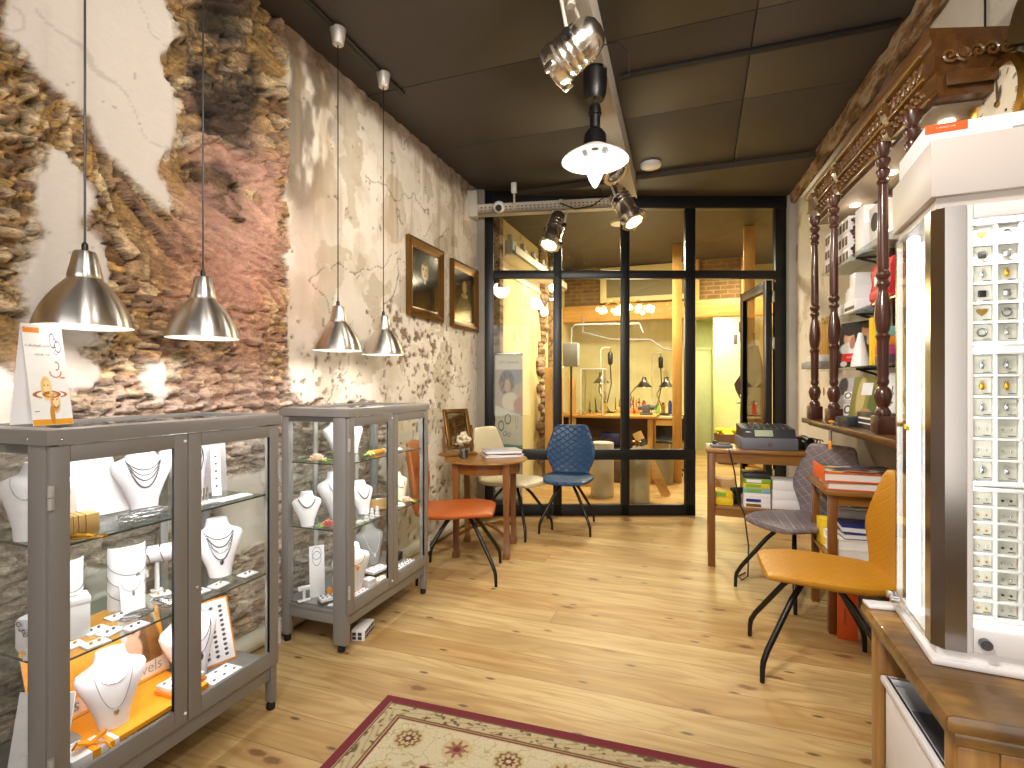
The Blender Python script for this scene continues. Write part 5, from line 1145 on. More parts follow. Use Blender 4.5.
scrawl(8, .02, M['white_card'], t, (-.015, .008, .068), (PI / 2 - .12, 0, 0))
plaque('card', 'plain white card leaning at the far end of the third shelf', 'card', .12, .25, img('#e6e3de')([]), RW(.76, .14, 1.4205), RWA - FA + .3, .1, group=GS)
rb('carton', 'small white carton at the foot of the far column on the third shelf', 'box', .80, .13, 1.4205, .07, .06, .12, 'white_card')
single('cone_display', MB().lathe([(.05, 0), (.045, .03), (.012, .19), (.008, .195)], 20), M['white_plastic'], 'white cone ring holder beside the black poster', 'ring holder', RW(.28, .19, 1.4205), RWA, GS)
rb('binder', 'upright yellow-green panel at the back of the lower shelves', 'panel', .02, .05, 1.0855, .16, .02, .30, 'green'); 
rb('binder', 'upright yellow panel behind the colourful ring boxes', 'panel', .0, .06, 1.4205, .14, .02, .28, 'yellow')
def jewcard(u, v):
    c = np.tile(L3('#b7b2b6'), (len(u), 1)) * (.8 + .4 * fbm(u * 4, v * 4, 3))[:, None]
    lay = [(E_(.3, .8, .14, .2), '#4c484c'), (B_(.36, .62, .5, .68), '#f1eff0'), (RG(.48, .59, .08, .06, .3), '#77777c'), (B_(.1, .3, .12, .34), '#ebe9ea'), (B_(.4, .66, .16, .40), '#efedee'), (RG(.53, .28, .08, .08, .3), '#6b6b70')]
    for tst, hx in lay: k = tst(u, v)[:, None]; c = c * (1 - k) + L3(hx) * k
    return c
plaque('photo_board', 'grey photo panel with white jewellery cards on the lowest shelf', 'photo panel', .27, .28, jewcard, RW(.52, .20, 1.0855), face(-.86, -.5), .2, group=GS)
plaque('photo_board', 'green and gold photo panel with a white tag on the lowest shelf', 'photo panel', .22, .28, img('#8f8a4a')([(E_(.3, .6, .14, .4), '#c9b67a', 1), (E_(.7, .4, .16, .4), '#5f6a34', 1), (B_(.3, .62, .62, .88), '#f0eef0', 1), (E_(.5, .2, .2, .15), '#b98a68', 1)]), RW(.25, .19, 1.0855), face(-.86, -.5), .2, group=GS)
plaque('price_list', 'white leaning sheet with dark characters beyond the near column', 'card', .16, .24, img('#e9e8ea')([(B_(.45, .5, .15, .6), '#4a4a50', 1), (B_(.40, .56, .2, .25), '#4a4a50', 1), (B_(.40, .56, .4, .44), '#4a4a50', 1)]), RW(-.03, .16, 1.1705), face(-.86, -.5), .18, group=GS)
t = rb('carton', 'dark grey carton with white lines under the leaning sheet', 'box', -.03, .17, 1.0855, .24, .2, .084, 'dark_plastic', extra=lambda t: MB().b2((-.1015, -.07, .05), (-.099, .09, .06)).b2((-.1015, -.07, .025), (-.099, .09, .032)).obj('print', M['white_card'], t))
rb('carton', 'black box at the foot of the green and gold panel', 'box', .19, .26, 1.0855, .16, .1, .05, 'dark_plastic')
t = thing('scissors', 'grey scissors with an orange tag hanging over the edge of the shelf', 'scissors', RW(.28, .335, 1.082), RWA, GS)
MB().tube([(.05, .03, .01), (-.004, 0, .01), (-.008, -.01, -.05), (-.008, -.012, -.10)], .005, 6).tube([(.06, -.03, .012), (.0, -.01, .012), (-.01, -.02, -.04)], .004, 6).obj('blade', M['silver'], t); MB().b2((-.018, -.03, -.145), (-.008, .012, -.095), .006).b2((.0, .01, .008), (.02, .07, .022), .004).obj('tag', M['orange'], t)
rb('wallet', 'purple wallet lying on the lowest shelf by the grey photo panel', 'wallet', .40, .27, 1.0855, .13, .06, .04, 'purple')
rb('figurine_box', 'white crumpled paper bundle by the second column', 'paper bundle', .74, .17, 1.0855, .09, .07, .15, 'white_satin', bev=.02)
# far end of the wall: floating shelf, yellow paper fan, framed card, orange parcel
rb('floating_shelf', 'short grey floating shelf beyond the antique shelf', 'shelf', 1.36, .10, 1.44, .34, .2, .05, 'grey_card', group=None); rb('paper_stack', 'stack of white paper on the short grey floating shelf', 'paper', 1.38, .10, 1.491, .26, .14, .05, 'paper', group=None)
t = thing('paper_fan', 'fan of yellow pleated paper on the wall by the floating shelf', 'paper fan', RW(1.58, .02, 1.55), RWA); mb = MB()
for i in range(14): mb.b2((-.025 + .012 * (i % 2), -.16 + .022 * i, 0), (-.005 + .012 * (i % 2), -.14 + .022 * i, .30 - .02 * (i % 3)), .003)
mb.obj('pleat', M['gold_paper'], t)
rb('wall_plaque', 'cream wall plaque with a small red mark under the floating shelf', 'plaque', 1.55, .012, 1.00, .3, .015, .42, 'cream', group=None, extra=lambda t: MB().ball((-.009, .04, .26), .02, 8, (.2, .8, 1.8)).obj('mark', M['red'], t))
struct('trim_16', MB().b2((-.015, -3.2, 0), (0, 1.5, 1.03), .003, mR), plaster('taupe_panel', '#a3988a', '#8f8577'))
# ======================= till desk =======================
t = thing('till_desk', 'narrow brown wooden desk with a low shelf, carrying the cash register', 'desk', (.505, 4.23, 0))
MB().b2((-.46, -.215, .825), (.43, .215, .85), .004).obj('desktop', M['brown_wood_x'], t)
MB().b2((-.42, -.195, .755), (.41, -.175, .825)).b2((-.42, .175, .755), (.41, .195, .825)).b2((-.44, -.19, .755), (-.42, .19, .825)).obj('apron', M['brown_wood_x'], t)
MB().b2((-.43, -.195, .415), (.42, .195, .44), .003).b2((-.42, -.2, .37), (.41, -.18, .415)).obj('low_shelf', M['brown_wood_x'], t)
for sx in (-.445, .38):
    for sy in (-.205, .155): MB().b2((sx, sy, 0), (sx + .05, sy + .05, .825), .004).obj('leg', M['brown_wood'], t)
t = thing('cash_register', 'dark grey cash register with a small grey display on the till desk', 'cash register', (.455, 4.225, .8505), R(6)); t.scale = (.92, .92, .84)
MB().b2((-.20, -.165, 0), (.20, .165, .10), .008).obj('drawer', M['grey_plastic'], t)
MB().loft([[V((x, y, z)) for y, z in ((-.14, .10), (-.10, .175), (.15, .20), (.15, .10))] for x in (-.19, .19)]).obj('body', M['dark_plastic'], t)
my = MX.Translation((0, -.122, .137)) @ MX.Rotation(math.atan2(.075, .04), 4, 'X')
MB().b2((-.10, -.028, .001), (.03, .03, .004), .001, my).obj('display', P('lcd', '#a9b39a', .3), t); MB().b2((-.165, .005, .001), (-.125, .016, .003), 0, my).obj('badge', M['silver'], t)
mb = MB()
for i in range(7):
    for j in range(4): mb.b2((-.15 + .045 * i, -.07 + .05 * j, .17 + .005 * j), (-.115 + .045 * i, -.035 + .05 * j, .187 + .0065 * j), .003)
mb.obj('keypad', M['black'], t); MB().cyl((0, -.166, .05), (0, -.172, .05), .012, n=12).obj('lock', M['silver'], t)
t = thing('card_reader', 'flat dark tablet lying at the near corner of the till desk', 'tablet', (.155, 4.18, .8505), R(3)); MB().b2((-.075, -.05, 0), (.075, .05, .02), .006).obj('body', M['grey_plastic'], t); MB().b2((-.02, -.02, .02), (.06, .04, .028), .003).b2((-.06, .0, .02), (-.03, .045, .045), .004).obj('stand', M['dark_plastic'], t)
single('receipt', MB().b2((-.03, -.05, 0), (.03, .05, .002)), M['paper'], 'white receipt lying behind the flat dark tablet', 'receipt', (.085, 4.33, .8505), .2)
t = thing('telephone', 'black desk telephone with a coiled cord beside the cash register', 'telephone', (.74, 4.25, .8505), R(15)); MB().b2((-.06, -.08, 0), (.06, .08, .05), .015).obj('body', M['black'], t); MB().tube([(-.03, -.09, .065), (-.035, 0, .085), (-.03, .09, .065)], [.025, .018, .025], 10).obj('handset', M['black'], t); MB().tube([(.05 + .02 * cos(i * .9), -.07 + .012 * i * .5, .06 + .015 * sin(i * .9)) for i in range(24)], .004, 5).obj('cord', M['dark_plastic'], t)
cable('power_cable', 'thin dark cable dropping from the till desk to the floor', [(.20, 4.05, .855), (.20, 4.008, .85), (.235, 4.005, .7), (.26, 4.0, .5), (.30, 4.0, .4), (.32, 3.92, .2), (.31, 3.85, .02), (.27, 3.80, .008), (.25, 3.86, .008), (.30, 3.95, .008)], .005)
GD = 'boxes on the low shelf of the till desk'
def fb(label, x, y, z, w, d, h, m, rz=0, cat='box', group=GD, name='carton', stripe=None):
    t = thing(name, label, cat, (x, y, z), rz, group); MB().b2((-w / 2, -d / 2, 0), (w / 2, d / 2, h), .002).obj('box', M[m], t)
    if stripe: MB().b2((-w * .4, -d / 2 - .0012, h * .2), (w * .15, -d / 2 + .001, h * .8)).obj('label_strip', M[stripe], t)
    return t
fb('yellow box lying under the other yellow box on the low shelf', .165, 4.15, .4405, .13, .16, .05, 'yellow', 0); fb('yellow box on top of another at the near end of the low shelf', .16, 4.15, .491, .125, .15, .05, 'yellow', .05, stripe='green')
fb('brown patterned carton behind the yellow boxes', .19, 4.33, .4405, .15, .1, .15, 'light_wood')
zz = .4405
for i, (m, s_, n_) in enumerate((('white_card', 'gold', 'cream-striped white box at the bottom of the coloured stack'), ('white_card', 'blue', 'white box with a blue band in the coloured stack'), ('white_card', None, 'plain white box in the middle of the coloured stack'), ('teal', 'green', 'pale teal box with a green band in the coloured stack'), ('yellow', 'green', 'yellow box near the top of the coloured stack'), ('green', 'white_card', 'green box with a pale band, second from top of the coloured stack'), ('dark_plastic', None, 'dark box on top of the coloured stack'))):
    fb(n_, .385, 4.16, zz, .175, .2, .034, m, rnd.uniform(-.03, .03), stripe=s_); zz += .0345
zz = .4405
for i in range(3): fb('white carton under the cash register, %s of the white stack' % ('lowest', 'middle one', 'topmost')[i], .58, 4.17, zz, .19, .2, .066, 'white_card', .02 * i, stripe=None); zz += .0665
t = thing('barcode_scanner', 'black hand scanner between the yellow boxes and the coloured stack', 'scanner', (.265, 4.14, .4405), .3); MB().loft([[V((x + sx * w, sy * w * .8, z)) for sx, sy in ((-1, -1), (1, -1), (1, 1), (-1, 1))] for x, z, w in ((0, 0, .02), (.0, .05, .018), (-.005, .085, .02))]).b2((-.05, -.025, .08), (.05, .025, .125), .012).obj('body', M['black'], t)
# ======================= little side table with books =======================
t = thing('side_table', 'small brown wooden side table between the grey and mustard chairs', 'table', (.86, 3.40, 0))
MB().b2((-.235, -.27, .735), (.20, .25, .76), .005).obj('tabletop', M['brown_wood_x'], t); MB().b2((-.20, -.235, .68), (.17, -.22, .735)).b2((-.20, .2, .68), (.17, .215, .735)).b2((-.20, -.235, .68), (-.185, .215, .735)).obj('apron', M['brown_wood_x'], t)
MB().b2((-.21, -.235, .37), (.18, .215, .392), .003).obj('low_shelf', M['brown_wood_x'], t)
for sx in (-.215, .15):
    for sy in (-.245, .185): MB().b2((sx, sy, 0), (sx + .04, sy + .04, .735), .003).obj('leg', M['brown_wood'], t)
GB = 'books on the side table'
def book(label, x, y, z, w, d, h, cov, rz=0, top=None, group=GB, pages='paper'):
    t = thing('book', label, 'book', (x, y, z), rz, group)
    MB().b2((-w / 2, -d / 2, 0), (w / 2, d / 2, h * .12)).b2((-w / 2, -d / 2, h * .88), (w / 2, d / 2, h)).b2((-w / 2, d / 2 - h * .12, 0), (w / 2, d / 2, h)).obj('cover', M[cov], t); MB().b2((-w / 2 + .004, -d / 2 + .004, h * .12), (w / 2 - .004, d / 2 - h * .12, h * .88)).obj('pages', M[pages], t)
    if top: MB().b2((-w / 2 + .002, -d / 2 + .002, h), (w / 2 - .002, d / 2 - .002, h + .002)).obj('cover_print', top, t)
    return t
def cover_mat():
    n = NT('cover_collage'); o = n.obj(); v = n.n('ShaderNodeTexVoronoi'); n.put(v.inputs['Vector'], n.mapping(o, (12, 26, 1))); v.inputs['Scale'].default_value = 1
    s = n.sep(v.outputs['Color']); n.bsdf(n.ramp(s[0], (.0, '#2e2a34'), (.45, '#3d3a48'), (.55, '#d6452e'), (.62, '#e2c02c'), (.7, '#45507a'), (.9, '#c9c6cc')), .35); return n.m
M['collage'] = cover_mat()
book('orange book at the bottom of the pile on the side table', .815, 3.29, .7605, .34, .26, .045, 'orange_red', -.02); b = book('orange book with a colourful collage cover on top of the side table pile', .80, 3.285, .806, .36, .27, .05, 'orange_red', .01, M['collage'])
mb = MB().b2((-.178, -.136, .042), (.178, -.1345, .05)); scrawl(16, .018, M['brown'], b, (.03, -.1365, .0465), (PI / 2, 0, 0)); mb.obj('spine_band', M['orange_red'], b)
MB().b2((-.182, -.137, .0), (-.178, .13, .075), .001).obj('flap', M['orange_red'], b)
book('white thick book lying lowest on the side table shelf', .81, 3.30, .3925, .27, .25, .055, 'white_card', 0, group='books on the low shelf of the side table'); book('white book second from the bottom on the side table shelf', .80, 3.30, .448, .25, .24, .05, 'paper', .03, group='books on the low shelf of the side table')
book('blue book on the white books of the side table shelf', .815, 3.29, .4985, .20, .2, .03, 'blue', .08, group='books on the low shelf of the side table'); book('topmost blue book on the side table shelf', .82, 3.30, .529, .2, .2, .032, 'blue', -.06, group='books on the low shelf of the side table')
fb('yellow-green leaflet box at the inner corner of the side table shelf', .70, 3.47, .3925, .08, .1, .15, 'yellow', .1, 'box', None); fb('crumpled white papers behind the blue books on the side table shelf', .84, 3.50, .3925, .2, .06, .2, 'paper', .1, 'papers', None, 'paper_bundle')
t = thing('book', 'orange hardback standing on the floor against the side table leg', 'book', (.722, 3.12, 0), R(-8)); MB().b2((-.045, -.016, 0), (.045, .016, .24), .003).obj('cover', M['orange_red'], t); MB().b2((-.04, -.012, .002), (.046, .012, .238)).obj('pages', M['paper'], t); scrawl(10, .02, M['brown'], t, (-.012, -.0165, .12), (PI / 2, -PI / 2, 0))
# ======================= wooden counter =======================
def counter_wood():
    n = NT('waxed_plank'); o = n.obj(); v = n.mapping(o, (3, 34, 30)); g = n.noise(v, 1, 5, .6, .7); x, y, z = n.sep(o)
    row = n.math('FRACT', n.math('DIVIDE', y, .115)); big = n.noise(o, 4.5, 4, .6)
    c = n.mix(n.ramp(g, (.3, 0.0), (.7, 1.0)), '#7d5426', '#bd8f4c'); c = n.mix(n.math('MULTIPLY', n.ramp(big, (.38, 0.0), (.58, 1.0)), .8), c, '#4c3722'); c = n.mix(n.math('MULTIPLY', n.math('LESS_THAN', row, .02), .6), c, '#2a1a0c')
    n.bsdf(c, .38, 0, n.bump(g, .2, .005), Coat_Weight=.25); return n.m
M['waxed'] = counter_wood(); M['waxed_z'] = wood('waxed_upright', '#80511f', '#b98a48', .4, 2, 1, .2)
t = thing('counter', 'chunky waxed wooden counter carrying the lit jewellery tower', 'counter', (.80, 1.235, 0))
MB().b2((-.435, -.235, .768), (.44, .235, .80), .012).b2((-.42, -.222, .745), (.42, .222, .768), .006).obj('countertop', M['waxed'], t)
for x, y in ((-.415, .17), (-.415, -.22), (.36, .17), (.36, -.22)): MB().b2((x, y, 0), (x + .055, y + .05, .746), .004).obj('leg', M['waxed_z'], t)
MB().b2((-.36, -.215, .02), (.36, -.192, .70), .003).b2((-.36, -.22, .70), (.36, -.19, .746), .003).b2((-.33, -.224, .60), (.34, -.215, .68), .004).b2((-.33, -.222, .1), (.34, -.215, .58), .004).obj('front_panel', M['waxed_z'], t); MB().b2((-.40, .18, .68), (.38, .2, .746)).obj('rail', M['waxed_z'], t)
MB().b2((-.39, -.2, .04), (.40, .2, .06)).b2((-.39, -.2, .345), (.40, .2, .36)).b2((-.01, -.19, .06), (.0, .2, .74)).obj('inner_board', M['waxed_z'], t)
def bin_(label, z, h):
    t = thing('storage_bin', label, 'bin', (.575, 1.235, z), 0, 'white plastic bins in the counter'); mb = MB()
    x0, x1, y0, y1 = -.18, .165, -.155, .155
    mb.b2((x0, y0, 0), (x1, y1, .006)); 
    for a, b in (((x0, y0, 0), (x0 + .008, y1, h)), ((x1 - .008, y0, 0), (x1, y1, h)), ((x0, y0, 0), (x1, y0 + .008, h)), ((x0, y1 - .008, 0), (x1, y1, h))): mb.b2(a, b, .002)
    mb.obj('body', M['white_plastic'], t)
    rm = MB()
    for a, b in (((x0 - .008, y0 - .008, h - .015), (x0 + .01, y1 + .008, h)), ((x1 - .01, y0 - .008, h - .015), (x1 + .008, y1 + .008, h)), ((x0, y0 - .008, h - .015), (x1, y0 + .01, h)), ((x0, y1 - .01, h - .015), (x1, y1 + .008, h))): rm.b2(a, b, .004)
    rm.obj('rim', M['white_plastic'], t); MB().b2((x0 + .01, y0 + .01, .006), (x1 - .01, y1 - .01, h * .72), .01).obj('liner', M['grey_plastic'], t); return t
bin_('upper white plastic bin in the open side of the counter, full of grey packets', .455, .205); bin_('lower white plastic bin in the open side of the counter', .36, .085)
single('price_card', MB().b2((-.03, -.02, 0), (.03, .02, .006), .001), M['white_plastic'], 'small white card holder on the counter beside the tower foot', 'card', (.398, 1.435, .8005), .1)
# ======================= jewellery tower =======================
tw = thing('display_tower', 'tall white lit glass jewellery tower with chrome corner posts', 'display tower', (.404, 1.169, .8005), R(-4))
Wt, Dt, Z0, Z1t = .46, .27, .025, .845
M['white_metal'] = P('white_metal', '#e8e4e2', .35, 0, .02, bump=0)
MB().b2((0, 0, 0), (Wt, Dt, .014), .004).b2((.012, .012, .014), (Wt - .012, Dt - .012, .03)).obj('base_plate', M['white_metal'], tw)
MB().b2((0, 0, Z1t + .02), (Wt, Dt, .972), .003).b2((.01, .01, Z1t), (Wt - .01, Dt - .01, Z1t + .02)).obj('cap', P('cap_greige', '#cfc5bd', .45, 0, .02, bump=0), tw)
for mx_, my_ in ((1, 1), (-1, 1), (1, -1), (-1, -1)):
    pl_ = [(.005, .054), (.005, .022), (.022, .005), (.054, .005), (.054, .03), (.03, .054)] if my_ > 0 else [(.005, .016), (.005, .005), (.016, .005), (.016, .016)]
    pl_ = [((x if mx_ > 0 else Wt - x), (y if my_ > 0 else Dt - y)) for x, y in pl_]; mb = MB().prism(pl_, Z1t - .03, z=.03); mb.obj('post', M['tower_chrome'], tw)
MB().b2((.004, .058, .03), (.008, Dt - .018, Z1t)).obj('side_pane', M['glass'], tw); MB().b2((Wt - .008, .058, .03), (Wt - .004, Dt - .058, Z1t)).obj('side_pane', M['glass'], tw)
MB().b2((.05, Dt - .012, .03), (Wt - .05, Dt - .006, Z1t)).obj('back_panel', M['white_metal'], tw)
for x in (.03, Wt - .038): MB().b2((x, Dt - .075, .03), (x + .008, Dt - .068, Z1t), .002).obj('pane_edge', M['glass_edge'], tw)
mb = MB()
for a, b in (((.054, .006, .032), (.064, .02, Z1t)), ((Wt - .064, .006, .032), (Wt - .054, .02, Z1t)), ((.064, .006, .032), (Wt - .064, .02, .075)), ((.064, .006, Z1t - .025), (Wt - .064, .02, Z1t))): mb.b2(a, b, .002)
dd = mb.obj('door', M['white_metal'], tw); MB().b2((.064, .008, .07), (Wt - .064, .012, Z1t - .02)).obj('pane', M['glass'], dd)
MB().cyl((.079, .006, .053), (.079, -.006, .053), .009, n=20).cyl((.079, -.006, .053), (.079, -.0075, .053), .006, n=16).obj('lock', M['dark_silver'], dd)
MB().cyl((-.004, Dt - .075, .045), (-.02, Dt - .075, .045), .008, n=12).cyl((-.004, Dt - .045, .045), (-.02, Dt - .045, .045), .008, n=12).b2((-.012, Dt - .08, .038), (-.004, Dt - .04, .052), .003).obj('hinge', M['silver'], tw)
for y in (Dt - .085,): MB().b2((.012, y, .035), (.032, y + .025, Z1t - .005), .004).obj('light_tube', M['tube_led'], tw)
MB().b2((.01, Dt - .055, .42), (.045, Dt - .04, .43)).b2((.0025, Dt - .12, .42), (.004, Dt - .1, .43)).obj('tape', M['yellow'], tw)
for x in (.10, Wt - .1): MB().b2((x - .04, .05, Z1t - .006), (x + .04, .2, Z1t - .001)).obj('light_panel', M['tube_led'], tw)
def tarea(loc, sx, sy, e, rot):
    l = bpy.data.lights.new('tower_light', 'AREA'); l.shape = 'RECTANGLE'; l.size = sx; l.size_y = sy; l.energy = e; l.color = (1, .99, .97)
    k = bpy.data.objects.new('tower_light', l); COL.objects.link(k); k.parent = tw; k.location = loc; k.rotation_euler = rot
tarea((Wt / 2, .022, Z1t - .012), .36, .015, LP['tower'], (R(35), 0, 0)); tarea((.058, .026, .45), .015, .72, LP['tower'] * .05, (R(90), 0, R(-62))); tarea((Wt - .058, .026, .45), .015, .72, LP['tower'] * .3, (R(90), 0, R(62))); tarea((.07, Dt - .09, .43), .02, .7, LP['tower'] * .4, (R(90), 0, R(-90)))
GT = 'pendant cards in the lit tower'
def ttray(zb, nrow, rp, label, what):
    ncol, cp_ = 9, .036; x0 = .068; h = nrow * rp + .016; w = ncol * cp_ + .012; yb = .062
    t = thing('card_tray', label, 'tray', (0, 0, 0), R(-4), 'white card trays in the lit tower'); t.location = (.404, 1.169, .8005)
    mb = MB().b2((x0, yb, zb), (x0 + w, yb + .01, zb + h), .003)
    for a, b in (((x0, yb - .02, zb), (x0 + .006, yb, zb + h)), ((x0 + w - .006, yb - .02, zb), (x0 + w, yb, zb + h)), ((x0, yb - .02, zb), (x0 + w, yb, zb + .008)), ((x0, yb - .02, zb + h - .008), (x0 + w, yb, zb + h))): mb.b2(a, b, .002)
    for c in range(1, ncol): mb.b2((x0 + .006 + c * cp_ - .002, yb - .014, zb + .006), (x0 + .006 + c * cp_ + .002, yb, zb + h - .006))
    for r in range(1, nrow): mb.b2((x0 + .006, yb - .014, zb + .008 + r * rp - .002), (x0 + w - .006, yb, zb + .008 + r * rp + .002))
    mb.obj('tray', M['white_metal'], t)
    for c in range(4):
        for r in range(nrow):
            kind, dsc = what[(c * 5 + r * 3 + r * r) % len(what)]
            cx, cz = x0 + .006 + (c + .5) * cp_, zb + h - .008 - (r + .5) * rp
            k = thing('pendant_card', 'card with %s, %s row, %s column, %s tray of the tower' % (dsc, ORD[r], ORD[c], label.split()[0]), 'pendant card', (0, 0, 0), 0, GT)
            k.location = MX.Translation((.404, 1.169, .8005)) @ MX.Rotation(R(-4), 4, 'Z') @ V((cx, yb - .001, cz)); k.rotation_euler = (0, 0, R(-4))
            w2, h2 = cp_ * .42, rp * .42
            MB().b2((-w2, -.004, -h2), (w2, -.001, h2), .001).obj('card', M['clear_card'], k); mb = MB()
            mt = kind[1]
            if kind[0] == 'heart': mb.prism([(.0085 * sin(a) ** 3, .0022 + .0065 * (cos(a) - .38 * cos(2 * a) - .15 * cos(3 * a))) for a in [2 * PI * i / 20 for i in range(20)]], .003, MX.Translation((0, -.004, 0)) @ MX.Rotation(PI / 2, 4, 'X'))
            elif kind[0] == 'square': mb.b2((-.006, -.008, -.007), (.006, -.004, .006), .0015)
            elif kind[0] == 'drop': mb.ball((0, -.006, -.001), .006, 8, (.8, .5, 1.2)).ball((0, -.006, .0075), .002, 5)
            elif kind[0] == 'cross': mb.b2((-.001, -.006, -.008), (.001, -.004, .009)).b2((-.005, -.006, .002), (.005, -.004, .004))
            elif kind[0] == 'ring': mb.tube([(.007 * cos(a), -.006, .007 * sin(a)) for a in [2 * PI * i / 16 for i in range(16)]], .0014, 5, True)
            else: mb.ball((-.006, -.006, -.002), .0022, 6).ball((.006, -.006, -.002), .0022, 6)
            mb.obj('pendant' if kind[0] != 'studs' else 'earring', M[mt], k); MB().b2((.002, -.0046, -h2 + .002), (w2 - .002, -.004, -h2 + .0035)).obj('price_text', M['ink'], k)
ORD = ['first', 'second', 'third', 'fourth', 'fifth', 'sixth', 'seventh', 'eighth']
w1 = [(('heart', 'brass'), 'a bronze heart pendant'), (('drop', 'gold'), 'a gold drop pendant'), (('square', 'silver'), 'a silver square pendant'), (('drop', 'silver'), 'a silver drop pendant'), (('square', 'black'), 'a black square pendant'), (('ring', 'dark_silver'), 'a dark ring pendant'), (('heart', 'gold'), 'a gold heart pendant')]
w2_ = [(('drop', 'silver'), 'a silver drop pendant'), (('cross', 'dark_silver'), 'a dark cross pendant'), (('ring', 'silver'), 'a silver ring pendant'), (('studs', 'silver'), 'two small silver studs'), (('drop', 'gold'), 'a gold drop pendant')]
w3 = [(('studs', 'silver'), 'two small silver studs'), (('studs', 'gold'), 'two small gold studs'), (('studs', 'black'), 'two small black studs')]
ttray(.590, 6, .0365, 'top white tray, behind the tower glass', w1); ttray(.330, 6, .0395, 'middle white tray, behind the tower glass', w2_); ttray(.078, 8, .0292, 'bottom white tray, behind the tower glass', w3)
# box and clock above the tower
t = thing('lamp_box', 'flat white carton with an orange strip and a lamp drawing, on top of the tower', 'box', (.675, 1.41, 1.7735), R(-4))
MB().b2((-.22, -.10, 0), (.25, .10, .09), .002).obj('box', M['white_card'], t); MB().b2((-.221, -.101, .071), (-.15, -.0995, .0895)).obj('strip', M['orange_red'], t); scrawl(12, .0055, M['white_card'], t, (-.186, -.1015, .081), (PI / 2, 0, 0))
MB().tube([(-.06, -.101, .06), (-.03, -.101, .074), (.05, -.101, .086), (.1, -.101, .08)], .004, 6).cyl((.1, -.1, .076), (.1, -.103, .076), .013, n=16).b2((-.08, -.102, .046), (-.05, -.0995, .062), .003).obj('drawing', M['grey_card'], t)
ck = thing('wall_clock', 'round brass-rimmed clock with roman numerals on the plaster wall', 'clock', RW(-.75, 0, 2.385), RWA)
mk = MX.Rotation(-PI / 2, 4, 'Y')
MB().lathe([(.13, .0), (.13, .05), (.10, .06)], 40, M=mk).obj('case', M['brown'], ck)
MB().lathe([(.128, .055), (.165, .05), (.172, .062), (.168, .08), (.15, .09), (.137, .078), (.133, .066)], 56, M=mk, cap=False).obj('bezel', M['brass'], ck)
MB().lathe([(.136, .062), (.136, .068)], 48, M=mk).obj('dial', P('dial_cream', '#e9dfc8', .5, bump=0), ck)
for i, nm in enumerate(('XII', 'I', 'II', 'III', 'IIII', 'V', 'VI', 'VII', 'VIII', 'IX', 'X', 'XI')):
    a = 2 * PI * i / 12; g = text(nm, .03, M['black'], ck, (-.0685, -.107 * sin(a), .107 * cos(a)), (0, 0, 0), 'numeral', .0004)
    g.matrix_local = MX.Translation((-.0688, -.107 * sin(a), .107 * cos(a))) @ MX.Rotation(-a, 4, 'X').inverted() @ MX(((0, 0, -1, 0), (-1, 0, 0, 0), (0, 1, 0, 0), (0, 0, 0, 1)))
hand = lambda L_, w, a: MB().loft([[V((-.072, s * w * .4, -.012)) for s in (-1, 1)] + [V((-.0735, s * w * .4, -.012)) for s in (1, -1)], [V((-.072, s * w, L_ * .6)) for s in (-1, 1)] + [V((-.0735, s * w, L_ * .6)) for s in (1, -1)], [V((-.072, s * .0008, L_)) for s in (-1, 1)] + [V((-.0735, s * .0008, L_)) for s in (1, -1)]], M=MX.Rotation(a, 4, 'X'))
hand(.10, .006, R(-2)).obj('hand', M['brown'], ck); hand(.065, .009, R(20)).obj('hand', M['brown'], ck); MB().cyl((-.07, 0, 0), (-.078, 0, 0), .01, n=16).obj('hub', M['brass'], ck); MB().cyl((-.068, -.045, -.045), (-.0695, -.045, -.045), .006, n=12).obj('keyhole', M['black'], ck)
hp = [(-.27 + .18 * cos(a), .16 + .18 * sin(a)) for a in [PI * k / 20 for k in range(21)]]
L_ = [[V((x, y, z)) for y, z in hp] + [V((x, -.27 + (y + .27) * .88, .16 + (z - .16) * .88)) for y, z in hp[::-1]] for x in (-.09, 0)]
MB().loft(L_).obj('hood', P('hood_bronze', '#5b4a2c', .35, .6), ck)
MB().b2((-.12, -.62, .26), (0, -.31, .55), .01).b2((-.10, -.45, .0), (-.0, -.30, .26), .006).obj('crest', M['pine'], ck)
cable('wall_cable', 'thin dark cable running up the plaster wall above the cornice', [RW(-.55, .01, 2.79), RW(-.55, .01, 3.12)], .004)
# ======================= things in the workshop behind the glass =======================
def PW(px, py, x=None, y=None):
    r = ray(px, py); d = (x / r.x) if x is not None else (y / r.y); return V((r.x * d, r.y * d, EYE + r.z * d))
# workbench along the stone side, desk further back
t = thing('workbench', 'wooden goldsmith bench behind the glass screen, full of small tools', 'workbench', (-1.28, 7.35, 0))
MB().b2((-.75, -.35, .86), (.75, .35, .90), .006).obj('benchtop', M['pine_x'], t)
for x in (-.7, .64):
    for y in (-.3, .24): MB().b2((x, y, 0), (x + .06, y + .06, .86), .004).obj('leg', M['pine'], t)
MB().b2((-.7, -.05, .42), (.7, .3, .44)).b2((-.7, .28, .1), (.7, .3, .86)).obj('low_shelf', M['brown'], t)
t = thing('work_desk', 'pale workshop desk with lamps at the far wall', 'desk', (-.72, 8.45, 0))
MB().b2((-.5, -.4, .80), (.5, .35, .84), .006).obj('desktop', P('desk_pale', '#d9c48e', .5), t)
for x in (-.48, .42):
    for y in (-.38, .28): MB().b2((x, y, 0), (x + .05, y + .05, .8)).obj('leg', M['pine'], t)
MB().b2((-.46, -.38, .70), (.46, -.36, .8)).obj('apron', M['pine_x'], t)
